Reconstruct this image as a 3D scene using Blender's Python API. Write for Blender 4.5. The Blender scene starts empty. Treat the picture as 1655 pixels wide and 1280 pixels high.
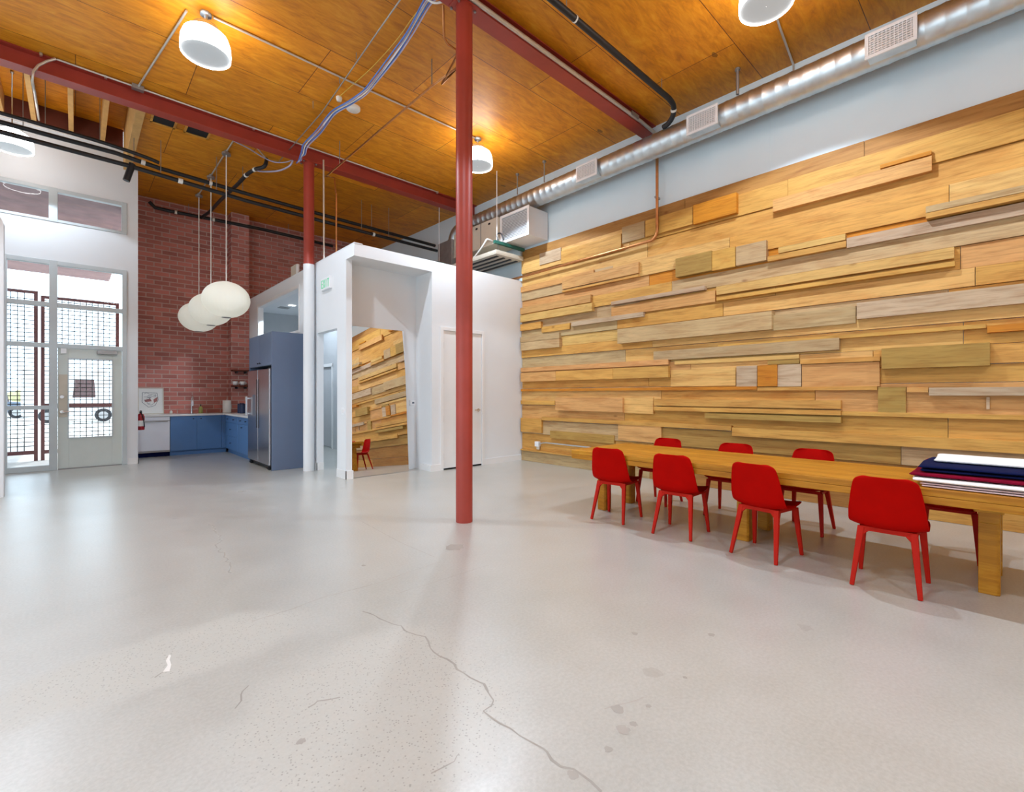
import bpy, bmesh, math, random
from mathutils import Vector, Matrix

# ------------------------------------------------------------------ camera, world, exposure
S = bpy.context.scene
C = S.collection
EYE = 1.40                      # camera height (m)
FPX = 760.0                     # focal length in pixels of the 1655 wide frame
FX, FY = 0.6803, 0.7329         # horizontal view direction (X runs along the beams, Y along the plank wall)
cam_data = bpy.data.cameras.new('camera')
cam_data.sensor_fit = 'HORIZONTAL'
cam_data.sensor_width = 36.0
cam_data.lens = FPX / 1655 * 36.0
cam_data.shift_y = -2.0 / 1655
cam_data.clip_end = 300
cam = bpy.data.objects.new('camera', cam_data)
cam.location = (0, 0, EYE)
cam.rotation_euler = (math.pi / 2, 0, -math.atan2(FX, FY))
C.objects.link(cam)
S.camera = cam

world = bpy.data.worlds.new('world')
S.world = world
world.use_nodes = True
wbg = world.node_tree.nodes['Background']
wbg.inputs['Color'].default_value = (0.70, 0.87, 1.0, 1)
wbg.inputs['Strength'].default_value = 3.9
LAMP_POWER = 395.0
LAMP_COLOR = (0.72, 0.86, 1.0)

sun_data = bpy.data.lights.new('sun', 'SUN'); sun_data.energy = 3.0; sun_data.angle = .01
sun = bpy.data.objects.new('sun', sun_data); sun.rotation_euler = (math.radians(-28), math.radians(18), 0); C.objects.link(sun)

S.view_settings.view_transform = 'Standard'
S.view_settings.look = 'None'
S.view_settings.gamma = 1.0
S.view_settings.use_curve_mapping = False
S.view_settings.exposure = 0.0
S.cycles.use_denoising = True
S.cycles.max_bounces = 8
S.cycles.diffuse_bounces = 5
S.cycles.transparent_max_bounces = 12
S.cycles.sample_clamp_indirect = 6.0
S.cycles.caustics_reflective = False
S.cycles.caustics_refractive = False

R = random.Random(7)

# ------------------------------------------------------------------ measuring helpers: a point of the photo on a known plane
def ray(px, py):
    a = (px - 827.5) / FPX
    return (FX + FY * a, FY - FX * a, (638.0 - py) / FPX)
def onX(px, py, X):
    r = ray(px, py); t = X / r[0]
    return Vector((X, r[1] * t, EYE + r[2] * t))
def onY(px, py, Y):
    r = ray(px, py); t = Y / r[1]
    return Vector((r[0] * t, Y, EYE + r[2] * t))
def onZ(px, py, Z):
    r = ray(px, py); t = (Z - EYE) / r[2]
    return Vector((r[0] * t, r[1] * t, Z))
def ceil_z(y): return 5.80 + 0.015 * y

# ------------------------------------------------------------------ materials
def lin(c):
    return tuple((v / 255 / 12.92 if v <= 10 else ((v / 255 + 0.055) / 1.055) ** 2.4) for v in c) + (1,)
class N:
    """tiny node helper"""
    def __init__(s, name):
        s.m = bpy.data.materials.new(name); s.m.use_nodes = True
        s.t = s.m.node_tree; s.b = s.t.nodes['Principled BSDF']
        s.out = s.t.nodes['Material Output']
    def n(s, typ, ins=None, **kw):
        o = s.t.nodes.new(typ)
        for k, v in kw.items(): setattr(o, k, v)
        for k, v in (ins or {}).items(): s.set(o.inputs[k], v)
        return o
    def set(s, sock, v):
        if isinstance(v, bpy.types.NodeSocket): s.t.links.new(v, sock)
        else: sock.default_value = v
    def p(s, **kw):
        for k, v in kw.items(): s.set(s.b.inputs[k.replace('_', ' ')], v)
    def coord(s, scale=(1, 1, 1), rot=(0, 0, 0), loc=(0, 0, 0)):
        tc = s.n('ShaderNodeTexCoord')
        mp = s.n('ShaderNodeMapping', {'Vector': tc.outputs['Object'], 'Scale': scale, 'Rotation': rot, 'Location': loc})
        return mp.outputs[0]
    def pos(s, scale=(1, 1, 1), loc=(0, 0, 0)):
        g = s.n('ShaderNodeNewGeometry')
        mp = s.n('ShaderNodeMapping', {'Vector': g.outputs['Position'], 'Scale': scale, 'Location': loc})
        return mp.outputs[0]
    def noise(s, vec, scale=5, detail=4, rough=.55, dist=0.0):
        return s.n('ShaderNodeTexNoise', {'Vector': vec, 'Scale': scale, 'Detail': detail, 'Roughness': rough, 'Distortion': dist}).outputs['Fac']
    def ramp(s, fac, stops):
        r = s.n('ShaderNodeValToRGB', {'Fac': fac}); e = r.color_ramp.elements
        while len(e) < len(stops): e.new(0.5)
        for i, (p, c) in enumerate(stops):
            e[i].position = p; e[i].color = c if len(c) == 4 else tuple(c) + (1,)
        return r.outputs[0]
    def mix(s, fac, a, b, mode='MIX'):
        o = s.n('ShaderNodeMix', data_type='RGBA', blend_type=mode)
        s.set(o.inputs[0], fac); s.set(o.inputs[6], a); s.set(o.inputs[7], b)
        return o.outputs[2]
    def math(s, op, a, b=0.0, c=None):
        o = s.n('ShaderNodeMath', operation=op)
        s.set(o.inputs[0], a); s.set(o.inputs[1], b)
        if c is not None: s.set(o.inputs[2], c)
        return o.outputs[0]
    def bump(s, h, strength=.2, dist=.01):
        s.set(s.b.inputs['Normal'], s.n('ShaderNodeBump', {'Height': h, 'Strength': strength, 'Distance': dist}).outputs[0])

def plain(name, rgb, rough=.5, metal=0.0, var=.06, scale=6, spec=.5, bump=0.0):
    k = N(name); c = lin(rgb)
    f = k.noise(k.pos(), scale, 3)
    lo = tuple(v * (1 - var) for v in c[:3]) + (1,); hi = tuple(min(1, v * (1 + var)) for v in c[:3]) + (1,)
    k.p(Base_Color=k.ramp(f, [(.3, lo), (.7, hi)]), Roughness=rough, Metallic=metal)
    k.b.inputs['Specular IOR Level'].default_value = spec
    if bump: k.bump(k.noise(k.pos(), scale * 30, 2), bump, .002)
    return k.m
def emit(name, rgb, strength, base=(255, 255, 255)):
    k = N(name)
    k.p(Base_Color=lin(base), Emission_Color=lin(rgb), Emission_Strength=strength, Roughness=.4)
    return k.m

M = {}
M['white_wall'] = plain('white_wall_paint', (227, 229, 231), .6, var=.015, scale=2)
M['grey_wall'] = plain('cool_grey_wall_paint', (222, 238, 246), .6, var=.02, scale=1.2)
M['white_trim'] = plain('white_trim_paint', (232, 231, 230), .4, var=.01)
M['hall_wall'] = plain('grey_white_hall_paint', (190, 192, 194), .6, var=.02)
M['red_steel'] = plain('red_oxide_paint', (160, 58, 44), .45, var=.10, scale=3)
M['alu'] = plain('painted_window_frame', (196, 203, 205), .4, var=.02)
M['door_grey'] = plain('grey_door_paint', (210, 217, 212), .45, var=.02)
M['black'] = plain('black_rubber', (26, 27, 31), .5, var=.1)
M['dark_gap'] = plain('dark_gap', (10, 10, 11), .8)
M['galv'] = plain('galvanised_steel', (208, 216, 220), .40, 1.0, var=.12, scale=5)
M['galv_dull'] = plain('dull_galvanised_steel', (165, 165, 165), .5, .9, var=.1, scale=9)
M['conduit'] = plain('pale_conduit', (205, 200, 192), .4, .6, var=.05)
M['copper'] = plain('copper_pipe', (190, 130, 82), .32, .85, var=.15, scale=12)
M['white_metal'] = plain('white_enamel', (235, 236, 238), .4, var=.01)
M['beige_metal'] = plain('beige_sheet_metal', (205, 195, 178), .45, var=.04)
M['green_strut'] = plain('green_strut', (28, 92, 78), .5, var=.1)
M['blue_cab'] = plain('slate_blue_cabinet', (98, 112, 136), .45, var=.02, spec=.4)
M['blue_cab2'] = plain('deep_blue_cabinet', (86, 128, 180), .45, var=.02, spec=.4)
M['steel'] = plain('stainless_steel', (190, 192, 198), .24, 1.0, var=.04, scale=2)
M['white_steel'] = plain('light_stainless_front', (222, 226, 234), .35, .35, var=.03, scale=2)
M['stone'] = plain('white_worktop', (238, 238, 236), .25, var=.015)
M['chrome'] = plain('chrome', (225, 225, 228), .12, 1.0, var=.01)
M['red_plastic'] = plain('red_chair_plastic', (170, 4, 0), .6, var=.05, scale=10, spec=.05)
M['red_leg'] = plain('red_chair_leg', (176, 26, 8), .6, var=.05, scale=10, spec=.15)
M['paper'] = plain('white_paper', (242, 242, 238), .8, var=.01)
M['navy'] = plain('navy_cloth', (14, 22, 62), .95, var=.15, scale=25, spec=.1, bump=.2)
M['burgundy'] = plain('burgundy_cloth', (122, 8, 38), .95, var=.15, scale=25, spec=.1, bump=.2)
M['white_cloth'] = plain('white_cloth', (244, 243, 240), .95, var=.03, scale=25, spec=.1, bump=.2)
M['pink_cloth'] = plain('pale_pink_cloth', (226, 204, 204), .95, var=.06, scale=25, spec=.1, bump=.2)
M['lamp_paper'] = plain('bubble_lamp_skin', (240, 238, 228), .7, var=.02, spec=.2)
M['raft'] = plain('rough_sawn_rafter', (206, 158, 92), .7, var=.12, scale=6)
M['raft_dark'] = plain('dark_blocking', (96, 42, 24), .8, var=.2, scale=3)
M['white_pipe'] = plain('white_plastic', (236, 234, 228), .4)
M['blue_cable'] = plain('blue_cable', (70, 120, 205), .5)
M['lilac_cable'] = plain('lilac_cable', (178, 172, 200), .5)
M['yellow_cable'] = plain('yellow_cable', (214, 178, 70), .5)
M['mirror'] = plain('mirror_glass', (236, 238, 238), .0, 1.0, var=.0)
M['red_ext'] = plain('extinguisher_red', (170, 20, 30), .35)
M['green_soap'] = plain('green_soap', (196, 204, 120), .35)
M['pave'] = plain('outdoor_paving', (225, 222, 216), .8, var=.05, scale=3)
M['fence_red'] = plain('red_fence_paint', (104, 52, 50), .5, var=.1)
M['wire'] = plain('grey_wire', (24, 25, 28), .7, .0)
M['porch'] = plain('porch_soffit_boards', (120, 92, 92), .8, var=.2, scale=3)
M['car_white'] = plain('white_car_paint', (240, 240, 240), .25, var=.01)
M['car_dark'] = plain('grey_car_paint', (90, 100, 115), .3, var=.02)
M['car_glass'] = plain('tinted_car_glass', (90, 72, 72), .15)
M['tyre'] = plain('tyre_rubber', (40, 40, 44), .8)
M['hedge'] = plain('yellow_green_leaves', (172, 166, 124), .9, var=.2, scale=4)

def glass():
    k = N('clear_window_glass')
    tr = k.n('ShaderNodeBsdfTransparent', {'Color': (.97, .98, .985, 1)})
    gl = k.n('ShaderNodeBsdfGlossy', {'Roughness': .02, 'Color': (1, 1, 1, 1)})
    fr = k.n('ShaderNodeFresnel', {'IOR': 1.35})
    mx = k.n('ShaderNodeMixShader', {0: fr.outputs[0], 1: tr.outputs[0], 2: gl.outputs[0]})
    k.t.links.new(mx.outputs[0], k.out.inputs[0])
    return k.m
M['glass'] = glass()
def shade_mat():
    k = N('translucent_lamp_skin')
    d = k.n('ShaderNodeBsdfDiffuse', {'Color': lin((238, 236, 226))}); t = k.n('ShaderNodeBsdfTranslucent', {'Color': lin((246, 243, 232))})
    mx = k.n('ShaderNodeMixShader', {0: .45, 1: d.outputs[0], 2: t.outputs[0]})
    k.t.links.new(mx.outputs[0], k.out.inputs[0]); return k.m
M['lamp_paper_lit'] = shade_mat()
M['lamp_glow'] = emit('lamp_refractor_glow', (255, 252, 250), 12.5)
M['lamp_lens'] = emit('lamp_lens', (236, 242, 246), 0.30, (150, 156, 160))
M['downlight'] = emit('downlight_glow', (255, 252, 248), 8.0)
M['exit_green'] = emit('exit_letters', (70, 205, 145), 0.30, (70, 190, 135))

def floor_mat():
    k = N('polished_concrete')
    p = k.pos()
    big = k.noise(p, .55, 5, .6, .4)
    mid = k.noise(p, 3.2, 6, .65)
    fine = k.noise(p, 60, 3, .6)
    col = k.ramp(big, [(.30, lin((166, 165, 155))), (.48, lin((180, 178, 169))), (.70, lin((190, 189, 181)))])
    col = k.mix(.22, col, k.ramp(mid, [(.30, lin((164, 163, 156))), (.7, lin((199, 198, 193)))]))
    col = k.mix(.22, col, k.ramp(fine, [(.35, lin((150, 149, 143))), (.65, lin((203, 202, 198)))]))
    # worn patch of exposed aggregate in the foreground, with specks
    g = k.n('ShaderNodeNewGeometry')
    def spot(cx, cy, rx, ry):
        m = k.n('ShaderNodeMapping', {'Vector': g.outputs['Position'], 'Location': (-cx / rx, -cy / ry, 0), 'Scale': (1 / rx, 1 / ry, 0)})
        ln = k.n('ShaderNodeVectorMath', {0: m.outputs[0]}, operation='LENGTH').outputs['Value']
        d = k.math('ADD', ln, k.math('MULTIPLY', k.noise(p, 2.2, 4, .6), .9))
        return k.math('SUBTRACT', 1.0, k.n('ShaderNodeMapRange', {'Value': d, 'From Min': 1.15, 'From Max': 1.4}).outputs[0])
    patch = k.math('MAXIMUM', spot(1.05, 2.0, .75, .7), spot(.35, 3.1, .9, .35))
    vo = k.n('ShaderNodeTexVoronoi', {'Vector': p, 'Scale': 62.0}).outputs['Distance']
    speck = k.ramp(vo, [(.13, lin((120, 116, 106))), (.28, lin((188, 186, 177)))])
    col = k.mix(k.math('MULTIPLY', patch, .6), col, speck)
    # scattered stains
    st = k.n('ShaderNodeTexVoronoi', {'Vector': p, 'Scale': .9}).outputs['Distance']
    stain = k.math('MULTIPLY', k.math('LESS_THAN', k.math('ADD', st, k.math('MULTIPLY', k.noise(p, 12, 2), .06)), .075), .35)
    col = k.mix(stain, col, lin((150, 144, 136)))
    rg = k.n('ShaderNodeMapRange', {'Value': mid, 'From Min': .3, 'From Max': .7, 'To Min': .28, 'To Max': .38}).outputs[0]
    k.p(Base_Color=col, Roughness=k.math('ADD', rg, k.math('MULTIPLY', patch, .25)), Specular_IOR_Level=.75, Coat_Weight=.65, Coat_Roughness=.3)
    k.bump(k.math('ADD', mid, k.math('MULTIPLY', fine, .3)), .05, .01)
    return k.m
M['floor'] = floor_mat()

def ply_mat(name, ca, cb, cc, sheet=True):
    k = N(name)
    p = k.pos()
    grain = k.noise(k.pos((1.5, 7, 7)), 1.9, 7, .68, 1.2)
    swirl = k.noise(k.pos((.9, 2.6, 2.6)), 1.5, 5, .62, 2.2)
    col = k.ramp(k.mix(.5, grain, swirl), [(.27, lin(ca)), (.52, lin(cb)), (.75, lin(cc))])
    if sheet:
        br = k.n('ShaderNodeTexBrick', {'Vector': k.pos(), 'Color1': (.84, .82, .78, 1), 'Color2': (1.12, 1.08, 1.0, 1), 'Mortar': (.12, .06, .02, 1),
                 'Scale': 1.0, 'Mortar Size': .006, 'Mortar Smooth': .6, 'Brick Width': 2.44, 'Row Height': 1.22})
        col = k.mix(1.0, col, br.outputs['Color'], 'MULTIPLY')
    knot = k.n('ShaderNodeTexVoronoi', {'Vector': k.pos((.7, 1.5, 1)), 'Scale': 1.1}).outputs['Distance']
    kn = k.math('MULTIPLY', k.math('LESS_THAN', k.math('ADD', knot, k.math('MULTIPLY', k.noise(k.pos(), 20, 2), .05)), .075), .6)
    col = k.mix(kn, col, lin((70, 32, 8)))
    k.p(Base_Color=col, Roughness=.5)
    return k.m
M['ply'] = ply_mat('orange_plywood', (164, 88, 4), (218, 140, 17), (240, 176, 52))
M['ply_pale'] = ply_mat('pale_plywood', (150, 92, 26), (208, 150, 62), (226, 178, 92), False)

def brick_mat():
    k = N('painted_red_brick')
    g = k.n('ShaderNodeNewGeometry')
    sp = k.n('ShaderNodeSeparateXYZ', {0: g.outputs['Position']})
    v = k.n('ShaderNodeCombineXYZ', {0: k.math('ADD', sp.outputs[0], sp.outputs[1]), 1: sp.outputs[2], 2: 0.0}).outputs[0]
    br = k.n('ShaderNodeTexBrick', {'Vector': v, 'Color1': lin((216, 136, 124)), 'Color2': lin((160, 100, 92)), 'Mortar': lin((208, 186, 174)),
             'Scale': 1.0, 'Mortar Size': .012, 'Mortar Smooth': .3, 'Bias': -.1, 'Brick Width': .30, 'Row Height': .105})
    f = k.noise(k.pos(), 1.6, 5, .6)
    col = k.mix(.25, br.outputs['Color'], k.ramp(f, [(.3, lin((166, 94, 88))), (.7, lin((212, 142, 132)))]))
    k.p(Base_Color=col, Roughness=.8)
    k.bump(k.math('SUBTRACT', 1.0, br.outputs['Fac']), .5, .01)
    return k.m
M['brick'] = brick_mat()

def plank_mat():
    k = N('reclaimed_boards')
    at = k.n('ShaderNodeAttribute', attribute_name='tone')
    off = k.n('ShaderNodeVectorMath', {0: at.outputs['Color'], 1: (61.0, 83.0, 97.0)}, operation='MULTIPLY').outputs[0]
    g = k.n('ShaderNodeNewGeometry')
    v = k.n('ShaderNodeVectorMath', {0: g.outputs['Position'], 1: off}, operation='ADD').outputs[0]
    v1 = k.n('ShaderNodeMapping', {'Vector': v, 'Scale': (1, 1.1, 20)}).outputs[0]
    v2 = k.n('ShaderNodeMapping', {'Vector': v, 'Scale': (1, .9, 4.5)}).outputs[0]
    grain = k.noise(v1, 2.2, 7, .65, .6)
    blotch = k.noise(v2, 1.5, 4, .6, .8)
    col = k.mix(1.0, at.outputs['Color'], k.ramp(grain, [(.28, (.70, .62, .54)), (.5, (1, 1, 1)), (.74, (1.12, 1.10, 1.06))]), 'MULTIPLY')
    col = k.mix(1.0, col, k.ramp(blotch, [(.28, (.84, .72, .62)), (.52, (1.0, 1.0, 1.0)), (.74, (1.12, 1.10, 1.10))]), 'MULTIPLY')
    vk = k.n('ShaderNodeMapping', {'Vector': v, 'Scale': (1, 1.0, 2.0)}).outputs[0]
    knot = k.n('ShaderNodeTexVoronoi', {'Vector': vk, 'Scale': 1.5}).outputs['Distance']
    kn = k.math('MULTIPLY', k.math('SUBTRACT', 1.0, k.n('ShaderNodeMapRange', {'Value': k.math('ADD', knot, k.math('MULTIPLY', grain, .05)), 'From Min': .05, 'From Max': .11}).outputs[0]), .55)
    col = k.mix(kn, col, lin((112, 62, 24)))
    k.p(Base_Color=col, Roughness=.62)
    k.b.inputs['Specular IOR Level'].default_value = .3
    k.bump(grain, .15, .004)
    return k.m
M['plank'] = plank_mat()

def table_mat():
    k = N('stained_table_wood')
    grain = k.noise(k.coord((14, 1.0, 14)), 1.8, 7, .65, .5)
    blotch = k.noise(k.coord((3, .7, 3)), 1.4, 4, .6, .8)
    col = k.ramp(grain, [(.3, lin((134, 78, 8))), (.5, lin((178, 114, 18))), (.7, lin((206, 148, 46)))])
    col = k.mix(.4, col, k.ramp(blotch, [(.3, lin((140, 86, 10))), (.7, lin((210, 150, 48)))]))
    k.p(Base_Color=col, Roughness=.45)
    k.b.inputs['Specular IOR Level'].default_value = .25
    return k.m
M['table'] = table_mat()

# ------------------------------------------------------------------ mesh helpers
class MB:
    def __init__(s): s.v = []; s.f = []; s.sm = []; s.col = []; s.cur = None
    def add(s, vs, fs, smooth=False):
        o = len(s.v); s.v += [tuple(v) for v in vs]
        for f in fs:
            s.f.append(tuple(i + o for i in f)); s.sm.append(smooth); s.col.append(s.cur)
        return s
    def box(s, x0, y0, z0, x1, y1, z1):
        x0, x1 = sorted((x0, x1)); y0, y1 = sorted((y0, y1)); z0, z1 = sorted((z0, z1))
        return s.add([(x0, y0, z0), (x1, y0, z0), (x1, y1, z0), (x0, y1, z0), (x0, y0, z1), (x1, y0, z1), (x1, y1, z1), (x0, y1, z1)],
                     [(0, 3, 2, 1), (4, 5, 6, 7), (0, 1, 5, 4), (1, 2, 6, 5), (2, 3, 7, 6), (3, 0, 4, 7)])
    def bar(s, p0, p1, w0, d0, w1=None, d1=None, ref=(0, 1, 0)):
        """tapered rectangular bar from p0 to p1 (full widths)"""
        p0, p1 = Vector(p0), Vector(p1); w1 = w0 if w1 is None else w1; d1 = d0 if d1 is None else d1
        t = (p1 - p0).normalized(); r = Vector(ref)
        if abs(t.dot(r)) > .95: r = Vector((1, 0, 0))
        a = t.cross(r).normalized(); b = a.cross(t).normalized()
        vs = []
        for p, w, d in ((p0, w0, d0), (p1, w1, d1)):
            for sa, sb in ((-1, -1), (1, -1), (1, 1), (-1, 1)): vs.append(p + a * (sa * w / 2) + b * (sb * d / 2))
        return s.add(vs, [(3, 2, 1, 0), (4, 5, 6, 7), (0, 1, 5, 4), (1, 2, 6, 5), (2, 3, 7, 6), (3, 0, 4, 7)])
    def tube(s, pts, r, n=8, caps=True, radii=None):
        pts = [Vector(p) for p in pts]; m = len(pts); nrm = None; o = len(s.v); vs = []; fs = []
        for i, p in enumerate(pts):
            t = (pts[min(i + 1, m - 1)] - pts[max(i - 1, 0)]).normalized()
            if nrm is None:
                nrm = t.cross(Vector((0, 0, 1)) if abs(t.z) < .9 else Vector((1, 0, 0))).normalized()
            else:
                nrm = (nrm - t * nrm.dot(t)).normalized()
            b = t.cross(nrm); rr = radii[i] if radii else r
            for k in range(n):
                a = 2 * math.pi * k / n
                vs.append(p + nrm * (math.cos(a) * rr) + b * (math.sin(a) * rr))
        for i in range(m - 1):
            for k in range(n):
                k2 = (k + 1) % n
                fs.append((i * n + k, i * n + k2, (i + 1) * n + k2, (i + 1) * n + k))
        s.add(vs, fs, True)
        if caps:
            s.add(vs[:n], [tuple(range(n - 1, -1, -1))]); s.add(vs[-n:], [tuple(range(n))])
        return s
    def cyl(s, p0, p1, r, n=16, r1=None):
        return s.tube([p0, p1], r, n, True, [r, r if r1 is None else r1])
    def lathe(s, prof, c, n=24):
        c = Vector(c); vs = []; fs = []
        for r, z in prof:
            for k in range(n):
                a = 2 * math.pi * k / n
                vs.append((c.x + math.cos(a) * r, c.y + math.sin(a) * r, c.z + z))
        for i in range(len(prof) - 1):
            for k in range(n):
                k2 = (k + 1) % n
                fs.append((i * n + k, i * n + k2, (i + 1) * n + k2, (i + 1) * n + k))
        return s.add(vs, fs, True)
    def prism(s, poly, lo, hi, axis):
        """poly of 2D points in the plane normal to axis ('x': (y,z), 'y': (x,z), 'z': (x,y))"""
        n = len(poly)
        def P(u, v, w):
            return {'x': (w, u, v), 'y': (u, w, v), 'z': (u, v, w)}[axis]
        vs = [P(u, v, lo) for u, v in poly] + [P(u, v, hi) for u, v in poly]
        fs = [tuple(range(n - 1, -1, -1)), tuple(range(n, 2 * n))] + [(i, (i + 1) % n, n + (i + 1) % n, n + i) for i in range(n)]
        return s.add(vs, fs)
    def build(s, name, mat, parent=None, bevel=0.0, subsurf=0, solid=0.0, seg=2, local=False):
        me = bpy.data.meshes.new(name)
        org = Vector((0, 0, 0))
        if not local:
            if parent is not None:
                q = parent
                while q is not None: org += q.location; q = q.parent
            else:
                xs, ys, zs = zip(*s.v)
                org = Vector(((min(xs) + max(xs)) / 2, (min(ys) + max(ys)) / 2, min(zs)))
        me.from_pydata([(v[0] - org.x, v[1] - org.y, v[2] - org.z) for v in s.v], [], s.f)
        me.polygons.foreach_set('use_smooth', s.sm)
        if any(c is not None for c in s.col):
            at = me.color_attributes.new('tone', 'FLOAT_COLOR', 'CORNER')
            for pl, c in zip(me.polygons, s.col):
                for li in pl.loop_indices: at.data[li].color = c or (1, 1, 1, 1)
        me.validate()
        bm = bmesh.new(); bm.from_mesh(me)
        bmesh.ops.recalc_face_normals(bm, faces=bm.faces)
        bm.to_mesh(me); bm.free()
        o = bpy.data.objects.new(name, me)
        me.materials.append(mat)
        C.objects.link(o)
        if parent is not None: o.parent = parent
        else: o.location = org
        if solid:
            md = o.modifiers.new('thickness', 'SOLIDIFY'); md.thickness = solid; md.offset = 0
        if bevel:
            md = o.modifiers.new('bevel', 'BEVEL'); md.width = bevel; md.segments = seg; md.limit_method = 'ANGLE'; md.angle_limit = .6
        if subsurf:
            md = o.modifiers.new('smooth', 'SUBSURF'); md.levels = subsurf; md.render_levels = subsurf
        return o

def bulb(name, parent, x, y, z, power, radius=.06, spot=134, col=None):
    ld = bpy.data.lights.new(name, 'SPOT'); ld.energy = power; ld.shadow_soft_size = radius
    ld.spot_size = math.radians(spot); ld.spot_blend = .12; ld.color = col or LAMP_COLOR
    o = bpy.data.objects.new(name, ld); C.objects.link(o); o.parent = parent
    o.location = Vector((x, y, z)) - parent.location
    return o
def tag(o, label, cat, group=None, kind=None):
    o['label'] = label; o['category'] = cat
    if group: o['group'] = group
    if kind: o['kind'] = kind
    return o
def thing(name, label, cat, loc=(0, 0, 0), group=None):
    o = bpy.data.objects.new(name, None); o.empty_display_size = .1
    C.objects.link(o); o.location = loc
    return tag(o, label, cat, group)
def struct_root(name, loc=(0, 0, 0), label=None):
    o = bpy.data.objects.new(name, None); o.empty_display_size = .1
    C.objects.link(o); o.location = loc; o['kind'] = 'structure'
    if label: o['label'] = label
    return o
def struct(name, mb, mat, label=None, bevel=0.0):
    o = mb.build(name, mat, None, bevel); o['kind'] = 'structure'
    if label: o['label'] = label
    return o
def arc(p, c, q, n=6):
    """rounded corner from p to q around corner point c (quadratic)"""
    p, c, q = Vector(p), Vector(c), Vector(q)
    return [p * (1 - t) ** 2 + c * (2 * t * (1 - t)) + q * t * t for t in [i / n for i in range(n + 1)]]
def smooth_path(pts, n=6):
    pts = [Vector(p) for p in pts]; out = []
    for i in range(len(pts) - 1):
        p0 = pts[max(i - 1, 0)]; p1 = pts[i]; p2 = pts[i + 1]; p3 = pts[min(i + 2, len(pts) - 1)]
        for k in range(n):
            t = k / n
            out.append(.5 * ((2 * p1) + (p2 - p0) * t + (2 * p0 - 5 * p1 + 4 * p2 - p3) * t * t + (3 * p1 - p0 - 3 * p2 + p3) * t ** 3))
    out.append(pts[-1]); return out
def copy_tree(o, parent=None):
    c = o.copy(); C.objects.link(c)
    if parent is not None: c.parent = parent
    for ch in list(o.children): copy_tree(ch, c)
    return c

# ------------------------------------------------------------------ the setting
XD = 7.06      # drywall plane on the right
XP = 7.03      # base face of the boards on it
YW = 12.18     # window wall
YB = 13.80     # brick wall
XL = 3.28      # long left face of the white room-in-room
YP = 7.26      # its front face
BT = 3.84      # its height

b = MB().box(-7.2, -4.2, -.12, 7.4, YW + .15, 0).box(.93, YW + .15, -.12, 7.4, YB + .3, 0)
floor = struct('floor', b, M['floor'], 'polished pale concrete floor with cracks and worn patches')

# cracks and slab joints in the concrete: thin slivers lying in the floor
def crack(pts, w, mat, name='crack', jig=.012):
    P = [onZ(x, y, 0) for x, y in pts]; Q = []
    for i in range(len(P) - 1):
        n = max(2, int((P[i + 1] - P[i]).length / .05))
        for k in range(n):
            q = P[i].lerp(P[i + 1], k / n); Q.append(q + Vector((R.uniform(-jig, jig), R.uniform(-jig, jig), 0)))
    Q.append(P[-1]); b = MB(); vs = []
    for i, q in enumerate(Q):
        t = (Q[min(i + 1, len(Q) - 1)] - Q[max(i - 1, 0)]).normalized(); s_ = Vector((-t.y, t.x, 0)) * (w * R.uniform(.35, 1) / 2)
        vs += [(q.x + s_.x, q.y + s_.y, .0006), (q.x - s_.x, q.y - s_.y, .0006)]
    b.add(vs, [(2 * i, 2 * i + 1, 2 * i + 3, 2 * i + 2) for i in range(len(Q) - 1)])
    return b.build(name, mat, floor)
M['crack'] = plain('crack_filler', (164, 159, 151), .7, var=.1)
M['joint'] = plain('slab_joint', (184, 178, 170), .6, var=.08)
crack([(586, 987), (626, 1003), (650, 1012), (660, 1023), (683, 1029), (703, 1054), (732, 1072), (748, 1088), (775, 1102), (788, 1112), (795, 1132), (783, 1150), (812, 1168), (836, 1190), (877, 1210), (893, 1229), (930, 1247), (972, 1280)], .014, M['crack'])
crack([(340, 848), (352, 860), (358, 872), (350, 880), (366, 905), (374, 926)], .012, M['crack'], jig=.02)
crack([(408, 1004), (470, 985), (520, 966), (612, 942)], .012, M['joint'], 'slab_joint', .004)
crack([(612, 942), (660, 925), (712, 908)], .008, M['joint'], 'slab_joint', .004)
crack([(585, 843), (650, 878), (702, 900)], .008, M['joint'], 'slab_joint', .003)
crack([(640, 960), (720, 935), (790, 913)], .008, M['joint'], 'slab_joint', .004)
crack([(980, 1145), (1010, 1140), (1040, 1127)], .010, M['joint'], 'crack', .02)
crack([(385, 1145), (388, 1125), (402, 1108)], .008, M['crack'], 'crack', .012)
crack([(495, 1146), (516, 1130), (550, 1127)], .010, M['crack'], 'crack', .012)
crack([(250, 1094), (266, 1085), (275, 1082)], .012, M['crack'], 'crack', .008)
crack([(700, 1250), (735, 1230), (742, 1218)], .008, M['crack'], 'crack', .01)
def blot(px, py, r, mat, name='stain'):
    c = onZ(px, py, 0); n = 14; b = MB()
    vs = [(c.x + math.cos(6.283 * i / n) * r * R.uniform(.7, 1.15), c.y + math.sin(6.283 * i / n) * r * R.uniform(.7, 1.15), .0007) for i in range(n)]
    b.add(vs, [tuple(range(n))]); b.build(name, mat, floor)
M['stain'] = plain('floor_stain', (168, 162, 154), .5, var=.1)
for px, py, r in ((735, 884, .09), (1007, 1180, .03), (998, 1146, .03), (1024, 1170, .018), (983, 1211, .018), (926, 1252, .022), (487, 1198, .02), (1048, 1141, .014),
                  (588, 914, .02), (1107, 1095, .012), (391, 794, .06), (1026, 1024, .02), (1150, 1026, .02), (272, 1062, .012)):
    blot(px, py, r, M['stain'])
o = MB(); c = onZ(271, 1068, 0)
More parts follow.
